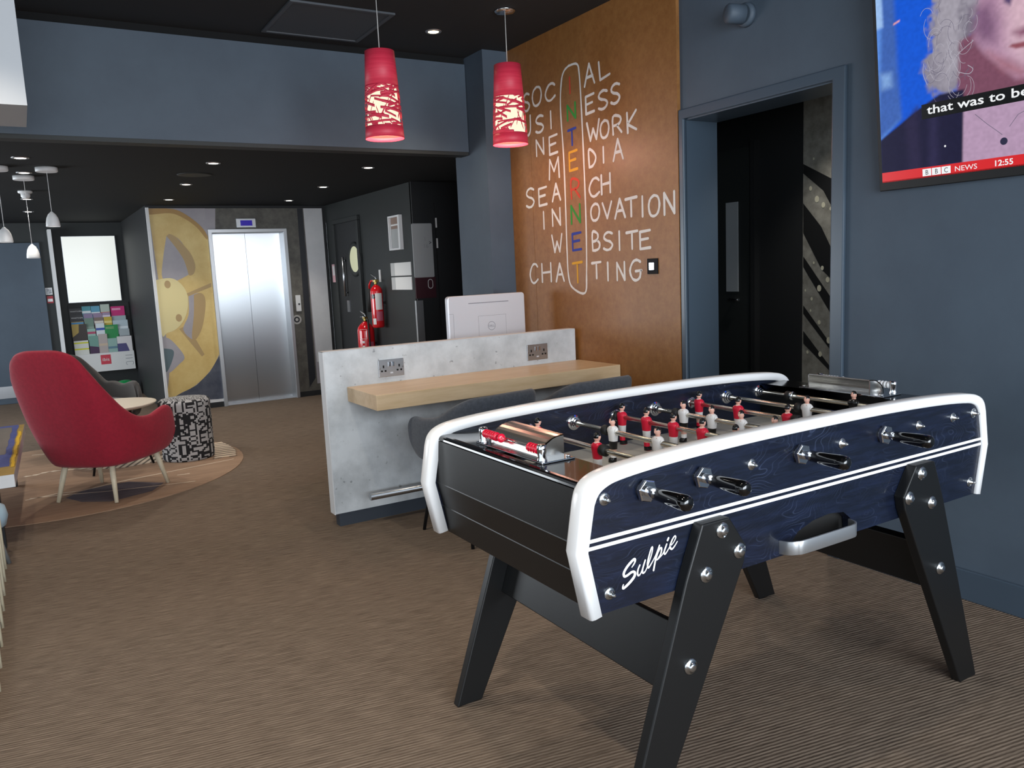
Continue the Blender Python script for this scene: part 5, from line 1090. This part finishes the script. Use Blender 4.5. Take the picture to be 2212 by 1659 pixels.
# ================================================================== FIRE EXTINGUISHERS AND SIGNS
def extinguisher(label, x, y, z0, r, h, co2):
    e = thing('fire_extinguisher', label, 'fire extinguisher', (x, y, z0))
    b = MB(); b.lathe([(0, r*.86), (.008, r*.97), (.02, r), (h - r*1.1, r), (h - r*.7, r*.92), (h - r*.35, r*.66), (h - r*.12, r*.36), (h, r*.28)], (0, 0, 0), (0, 0, 1), 28)
    b.build('cylinder', M['extred'], e)
    n = MB(); n.cyl((0, 0, h), (0, 0, h + .03), .016); n.box((-.02, -.03, h + .025), (.02, .03, h + .05)); n.cyl((0, .02, h+.035), (0, .05, h+.035), .010)
    vv = n.build('valve', M['brass'], e, bevel=.002)
    hd_ = MB(); hd_.tube([(0, -.02, h + .05), (0, .0, h + .075), (-.01, .05, h + .095), (-.015, .075, h + .11)], .007, 8); hd_.tube([(0, -.02, h + .035), (-.01, .04, h + .05), (-.02, .08, h + .045)], .006, 8)
    hd_.build('levers', M['steel'], vv)
    if co2:
        hz = MB(); hz.tube([(0, .03, h + .035), (-.02, .075, h + .04), (-.03, .105, h), (-.03, .11, h - .05)], .010, 8)
        hs = plabel(hz.build('hose', M['extred'], e), 'red swivel pipe')
        ho = MB(); ho.lathe([(0, .012), (.05, .02), (.24, .034)], (-.03, .11, h - .04), (0, 0, -1), 14); plabel(ho.build('horn', M['rubber'], hs), 'black horn')
    else:
        hz = MB(); hz.tube([(0, -.02, h + .03), (0, -.08, h + .02), (-.01, -r - .02, h - .08), (0, -r - .018, .12)], .009, 8); plabel(hz.build('hose', M['rubber'], e), 'black hose')
    # label wrapped on the side seen from the room
    lb_ = MB(); n_ = 14
    def wrap(a0, a1, z_0, z_1, mi, rr):
        rs = [[(rr * math.cos(a0 + (a1 - a0) * k / n_), rr * math.sin(a0 + (a1 - a0) * k / n_), z) for k in range(n_ + 1)] for z in (z_0, z_1)]
        lb_.rings(rs, mi, True, False, False, closed=False)
    ph = math.atan2(-y, -x)          # towards the room
    if co2:
        wrap(ph - .25, ph + .95, h*.42, h*.80, 1, r + .0012); wrap(ph - 1.0, ph - .30, h*.68, h*.78, 2, r + .0012); wrap(ph - .9, ph - .3, h*.08, h*.22, 1, r + .0012)
        wrap(ph - .2, ph + .9, h*.16, h*.38, 3, r + .0012)
        f_ = lambda a, b, t: ((r + t) * math.cos(ph + a), (r + t) * math.sin(ph + a), b)
        lb_.text('CO', .022, lambda a, b, t: ((r + t) * math.cos(ph - .95 + a / r), (r + t) * math.sin(ph - .95 + a / r), b), .0022, 1, 0, h * .705)
    else:
        for z_0, z_1, a0, a1 in ((h*.68, h*.685, -.75, .1), (h*.86, h*.865, -.75, .1), (h*.68, h*.865, -.75, -.72), (h*.68, h*.865, .07, .1)): wrap(ph + a0, ph + a1, z_0, z_1, 1, r + .0012)
        for k in range(3): wrap(ph - .5, ph - .22, h*(.60 - .09*k), h*(.645 - .09*k), 1, r + .0012)
        wrap(ph + .2, ph + .9, h*.12, h*.62, 3, r + .0012)
    lb_.build('label', [M['extred'], M['paper'], M['p_black'], mat('label_pink', 'b8566c', .5)], e)
    MB().box((.0, -.02, h*.55), (3.2 - x, .02, h*.60)).build('bracket', M['blackmetal'], e)
    return e
extinguisher('slim red carbon dioxide fire extinguisher hung higher on the charcoal wall', 3.118, 7.80, .866, .062, .44, True)
extinguisher('wider red fire extinguisher hung lower, left of the slim one', 3.09, 8.10, .36, .090, .56, False)
fx_ = lambda a, b, t: (3.2 - t, a, b)
def wall_sign(name, label, cat, y0, y1, z0, z1, mats, extra=None, depth=.008, bevel=.001):
    s = MB(); s.box((3.2 - depth, y0, z0), (3.2, y1, z1), 0)
    if extra: extra(s, depth)
    return tag(s.build(name, mats, bevel=bevel), label, cat)
def plate_lines(zz):
    def g(s, d): s.flat([(7.555 , zz[0]), (7.555, zz[1]), (7.46, zz[1]), (7.46, zz[0])], fx_, d + .0006, 1)
    return g
wall_sign('fire_notice', 'upper of two white notice plates beside the direction sign', 'notice', 7.075, 7.56, 1.385, 1.512, [M['paper'], M['greyline'] if False else mat('plate_grey', 'b4b6b6', .6)], plate_lines((1.385, 1.512)))
wall_sign('fire_notice', 'lower of two white notice plates beside the direction sign', 'notice', 7.075, 7.555, 1.248, 1.372, [M['paper'], MATS['plate_grey']], plate_lines((1.248, 1.372)))
wall_sign('door_sign', 'narrow pink and white sign left of the porthole door', 'sign', 9.22, 9.33, 1.34, 1.55, [M['pinkpaper'], M['paper']], lambda s, d: s.flat([(9.24, 1.42), (9.31, 1.42), (9.31, 1.53), (9.24, 1.53)], fx_, d + .0006, 1))
wall_sign('equipment_sign', 'white upright strip sign above the slim fire extinguisher', 'sign', 7.845, 7.885, 1.33, 1.455, [M['paper']])
pfm = thing('picture_frame', 'narrow white framed picture above the notice plates', 'picture frame', (3.2, 7.36, 1.8))
b = MB()
for y0, y1, z0, z1 in ((7.225, 7.262, 1.635, 1.965), (7.478, 7.498, 1.635, 1.965), (7.2625, 7.4775, 1.635, 1.652), (7.2625, 7.4775, 1.948, 1.965)): b.box((3.165, y0, z0), (3.2, y1, z1))
b.build('frame', M['white'], pfm, world=True)
b = MB(); b.box((3.19, 7.262, 1.652), (3.199, 7.478, 1.948), 0)
fp = lambda a, b_, t: (3.19 - t, a, b_)
b.flat([(7.262, 1.84), (7.478, 1.84), (7.478, 1.948), (7.262, 1.948)], fp, .0006, 1); b.flat([(7.30, 1.87), (7.478, 1.87), (7.478, 1.885), (7.30, 1.885)], fp, .0012, 2)
b.build('picture', [mat('pic_grey', 'a7a9a8', .5), mat('pic_brown', '8a7468', .5), M['paper']], pfm, world=True)
ds = thing('direction_sign', 'tall grey and maroon direction sign with a large 0', 'sign', (3.285, 6.98, 1.5))
fs = lambda a, b, t: (a, 6.968 - t, b)
up_ = MB().prism(rrect(3.181, 3.386, 1.36, 1.862, .012), fs, -.012, 0).build('upper_panel', mat('sign_grey', 'a6a8a9', .5), ds, world=True, recalc=True)
t = MB(); t.text('>', .052, fs, .001, 0, 3.345, 1.665); plabel(t.build('arrow', M['p_black'], up_, world=True), 'black arrow')
t = MB(); t.text('1', .05, fs, .001, 0, 3.295, 1.70); t.text('16', .055, fs, .001, 0, 3.285, 1.635); plabel(t.build('numbers', mat('sign_dim', '909293', .5), up_, world=True), 'faint grey room numbers')
lw_ = plabel(MB().prism([(3.184, 1.164), (3.394, 1.164), (3.394, 1.36), (3.184, 1.36)], fs, -.012, 0).build('lower_panel', M['maroon'], ds, world=True, recalc=True), 'maroon panel')
t = MB(); t.stroke([(3.338 + .024 * math.cos(q*PI/16), 1.297 + .030 * (1 if math.sin(q*PI/16) > 0 else -1) * abs(math.sin(q*PI/16)) ** .8 + (.012 if math.sin(q*PI/16) > 0 else -.012)) for q in range(33)], .006, fs, .001)
plabel(t.build('numeral', M['paper'], lw_, world=True), 'white outlined 0')

# ================================================================== LAMPS AND CEILING FITTINGS
def red_pendant(x, y, label, seed):
    t = thing('pendant_lamp', label, 'pendant lamp', (x, y, 2.142), 0, 'red pendant lamps over the work bar')
    H_ = .460; rb_, rt = .106, .079
    R_ = lambda z: rb_ + (rt - rb_) * z / H_
    for z0, z1 in ((0, .062), (.272, H_)):
        n = 40; rs = [[(R_(z) * math.cos(2*PI*k/n), R_(z) * math.sin(2*PI*k/n), z) for k in range(n)] for z in (z0, (z0+z1)/2, z1)]
        MB().rings(rs, 0, True, False, False).build('shade_band', M['lampred'], t, solid=.002)
    rnd = random.Random(seed); m = MB()
    for k in range(124):
        a0 = rnd.random() * 2 * PI; span = .6 + .9 * rnd.random(); za = .055 + .225 * ((k * .7548) % 1); dz = (rnd.random() - .5) * .085
        if k % 4 == 0: span = .25 + .3 * rnd.random(); dz = (.05 + .07 * rnd.random()) * (1 if rnd.random() > .5 else -1)
        wd = .0085 + .0075 * rnd.random(); N_ = 18; A_ = []; B_ = []
        off = .0006 * (k % 4)
        for i in range(N_ + 1):
            q = i / N_; a_ = a0 + span * q; z = min(.275, max(.058, za + dz * q)); z2 = min(.277, z + wd)
            A_.append(((R_(z) + off) * math.cos(a_), (R_(z) + off) * math.sin(a_), z)); B_.append(((R_(z2) + off) * math.cos(a_), (R_(z2) + off) * math.sin(a_), z2))
        m.rings([A_, B_], 0, True, False, False, closed=False)
    plabel(m.build('lattice', M['lampred'], t, solid=.0012), 'red woven lattice of the shade')
    n = 32; rs = [[((R_(z) - .012) * math.cos(2*PI*k/n), (R_(z) - .012) * math.sin(2*PI*k/n), z) for k in range(n)] for z in (.05, .285)]
    plabel(MB().rings(rs, 0, True, False, True).build('glow_face', emis('lamp_diffuser_warm', 'fff2d4', 1.1), t), 'glowing cream diffusing liner')
    n = 32; plabel(MB().rings([[((rb_ - .006) * math.cos(2*PI*k/n), (rb_ - .006) * math.sin(2*PI*k/n), .018) for k in range(n)], [((rb_ - .008) * math.cos(2*PI*k/n), (rb_ - .008) * math.sin(2*PI*k/n), .024) for k in range(n)]], 0, True, True, True).build('under_glow', emis('lamp_under_peach', 'ff8a62', 1.0), t), 'peach glowing underside')  # emissive disc imitates the inside of the shade lit by the bulb
    tp = MB(); tp.lathe([(0, .020), (.05, .018), (.055, .006)], (0, 0, H_ - .06), (0, 0, 1), 14); tp.cyl((-(rt-.002), 0, H_ - .012), (rt-.002, 0, H_ - .012), .002, n=6); tp.cyl((0, -(rt-.002), H_ - .012), (0, rt-.002, H_ - .012), .002, n=6)
    tp.build('lamp_holder', M['chrome'], t)
    MB().cyl((0, 0, H_ - .01), (0, 0, ZH - 2.142 - .02), .0028, n=8).build('cable', mat('clear_cable', 'b8b6b2', .3), t)
    MB().lathe([(0, .008), (.004, .05), (.012, .062), (.020, .064)], (0, 0, ZH - 2.142 - .020), (0, 0, 1), 28).build('canopy', M['chrome'], t)
    l = bpy.data.lights.new('pendant_glow', 'POINT'); l.energy = 3.5; l.color = (1, .55, .40); l.shadow_soft_size = .06
    o = bpy.data.objects.new('pendant_glow', l); C.objects.link(o); o.parent = t; o.location = (0, 0, -.03)
    return t
red_pendant(1.812, 4.25, 'left of two red lattice pendant lamps, in front of the bulkhead', 5)
red_pendant(2.624, 4.25, 'right of two red lattice pendant lamps, in front of the brown board', 9)
def small_pendant(x, y, zb_, label):
    t = thing('pendant_lamp', label, 'pendant lamp', (x, y, zb_), 0, 'small white pendant lamps')
    MB().lathe([(0, .043), (.004, .0445), (.03, .042), (.06, .036), (.085, .024), (.098, .010), (.104, .006)], (0, 0, 0), (0, 0, 1), 24, cap0=False).build('shade', M['white'], t, solid=.0015)
    MB().lathe([(0, .040), (.002, .040)], (0, 0, .004), (0, 0, 1), 20).build('bulb', emis('small_bulb', 'f4f6f4', 1.3), t)
    MB().cyl((0, 0, .10), (0, 0, ZL - zb_ - .02), .0018, n=6).build('cable', M['white'], t)
    MB().lathe([(0, .066), (.004, .070), (.03, .070)], (0, 0, ZL - zb_ - .03), (0, 0, 1), 28).build('canopy', M['white'], t)
small_pendant(-.045, 6.57, 1.737, 'small white bell pendant lamp at the far left edge')
small_pendant(.251, 6.57, 1.840, 'small white bell pendant lamp hanging highest, left of the bright poster glass')
small_pendant(.115, 7.07, 1.643, 'small white bell pendant lamp hanging lowest, in front of the back door')
def downlight(x, y, z, label, power=6, warm=(1, .93, .84), bulb=None):
    t = thing('downlight', label, 'downlight', (x, y, z), 0, 'recessed ceiling downlights')
    MB().lathe([(0, .052), (-.004, .050), (-.005, .036), (-.001, .034)], (0, 0, 0), (0, 0, 1), 28, cap0=False, cap1=False).build('rim', M['alu'], t)
    MB().lathe([(0, .034), (-.003, .032)], (0, 0, -.0005), (0, 0, 1), 20).build('bulb', bulb or M['bulb'], t)
    l = bpy.data.lights.new('downlight_beam', 'SPOT'); l.energy = power; l.color = warm; l.spot_size = math.radians(95); l.spot_blend = .6; l.shadow_soft_size = .03
    o = bpy.data.objects.new('downlight_beam', l); C.objects.link(o); o.parent = t; o.location = (0, 0, -.02)
for x, y, pw in ((-.12, 3.4, 42), (.95, 3.4, 20), (-.12, 1.6, 40), (.95, 1.6, 12), (2.2, 3.3, 14), (2.5, .4, 8)): downlight(x, y, ZH, 'added ceiling downlight over the games area, unseen', pw, (1, .90, .76))  # unseen lamps added to brighten the floor
DL = [(.096, 6.12, 'downlight at the far left, nearest the bulkhead'), (1.279, 6.12, 'downlight in the middle of the row just behind the bulkhead'), (2.455, 6.13, 'downlight at the right of the row just behind the bulkhead'),
      (.12, 6.87, 'downlight seen behind the canopies of the small white pendants'), (1.316, 7.45, 'downlight in the second row, near the black ceiling disc'), (2.541, 7.50, 'downlight in the second row, right side'),
      (.149, 8.81, 'downlight below the white smoke detector at the left'), (1.376, 8.79, 'downlight above the yellow wheel mural'), (2.595, 8.82, 'downlight above the lift doors'), (.171, 10.18, 'furthest downlight at the left, before the back wall')]
for x, y, lab in DL: downlight(x, y, ZL, lab, 15)
downlight(-.35, 4.85, ZH, 'downlight over the bulkhead behind the pale grey box, out of the picture', 14, (1, .86, .66))
downlight(3.62, 2.75, 2.45, 'hall ceiling downlight beyond the doorway, out of the picture', 16)
downlight(2.417, 4.786, ZH, 'single warm downlight in the high ceiling between the red lamps', 10, (1, .8, .5), emis('warm_bulb', 'ffe7a8', 16))
sd = thing('smoke_detector', 'white smoke detector on the low ceiling above the small pendants', 'smoke detector', (.131, 8.11, ZL))
MB().lathe([(0, .055), (-.015, .055), (-.022, .045)], (0, 0, 0), (0, 0, 1), 24).build('base', M['white'], sd)
MB().lathe([(-.022, .036), (-.045, .036), (-.06, .028), (-.064, .01)], (0, 0, 0), (0, 0, 1), 20).build('chamber', M['white'], sd)
cs_ = thing('ceiling_speaker', 'black round speaker grille in the low ceiling', 'speaker', (1.268, 6.785, ZL))
MB().lathe([(0, .13), (-.004, .128), (-.006, .11)], (0, 0, 0), (0, 0, 1), 32).build('grille', M['walldark'], cs_)
hx = thing('ceiling_vent', 'square dark grey air vent in the high ceiling', 'vent', (1.742, 4.85, ZH))
b = MB()
for a0, a1, b0, b1 in ((-.31, .31, -.31, -.285), (-.31, .31, .285, .31), (-.31, -.285, -.285, .285), (.285, .31, -.285, .285)): b.box((a0, b0, -.012), (a1, b1, 0))
b.build('frame', mat('vent_grey', '4b4f54', .45), hx, bevel=.002)
MB().box((-.285, -.285, -.006), (.285, .285, 0)).build('panel', mat('vent_panel', '44484c', .5), hx)
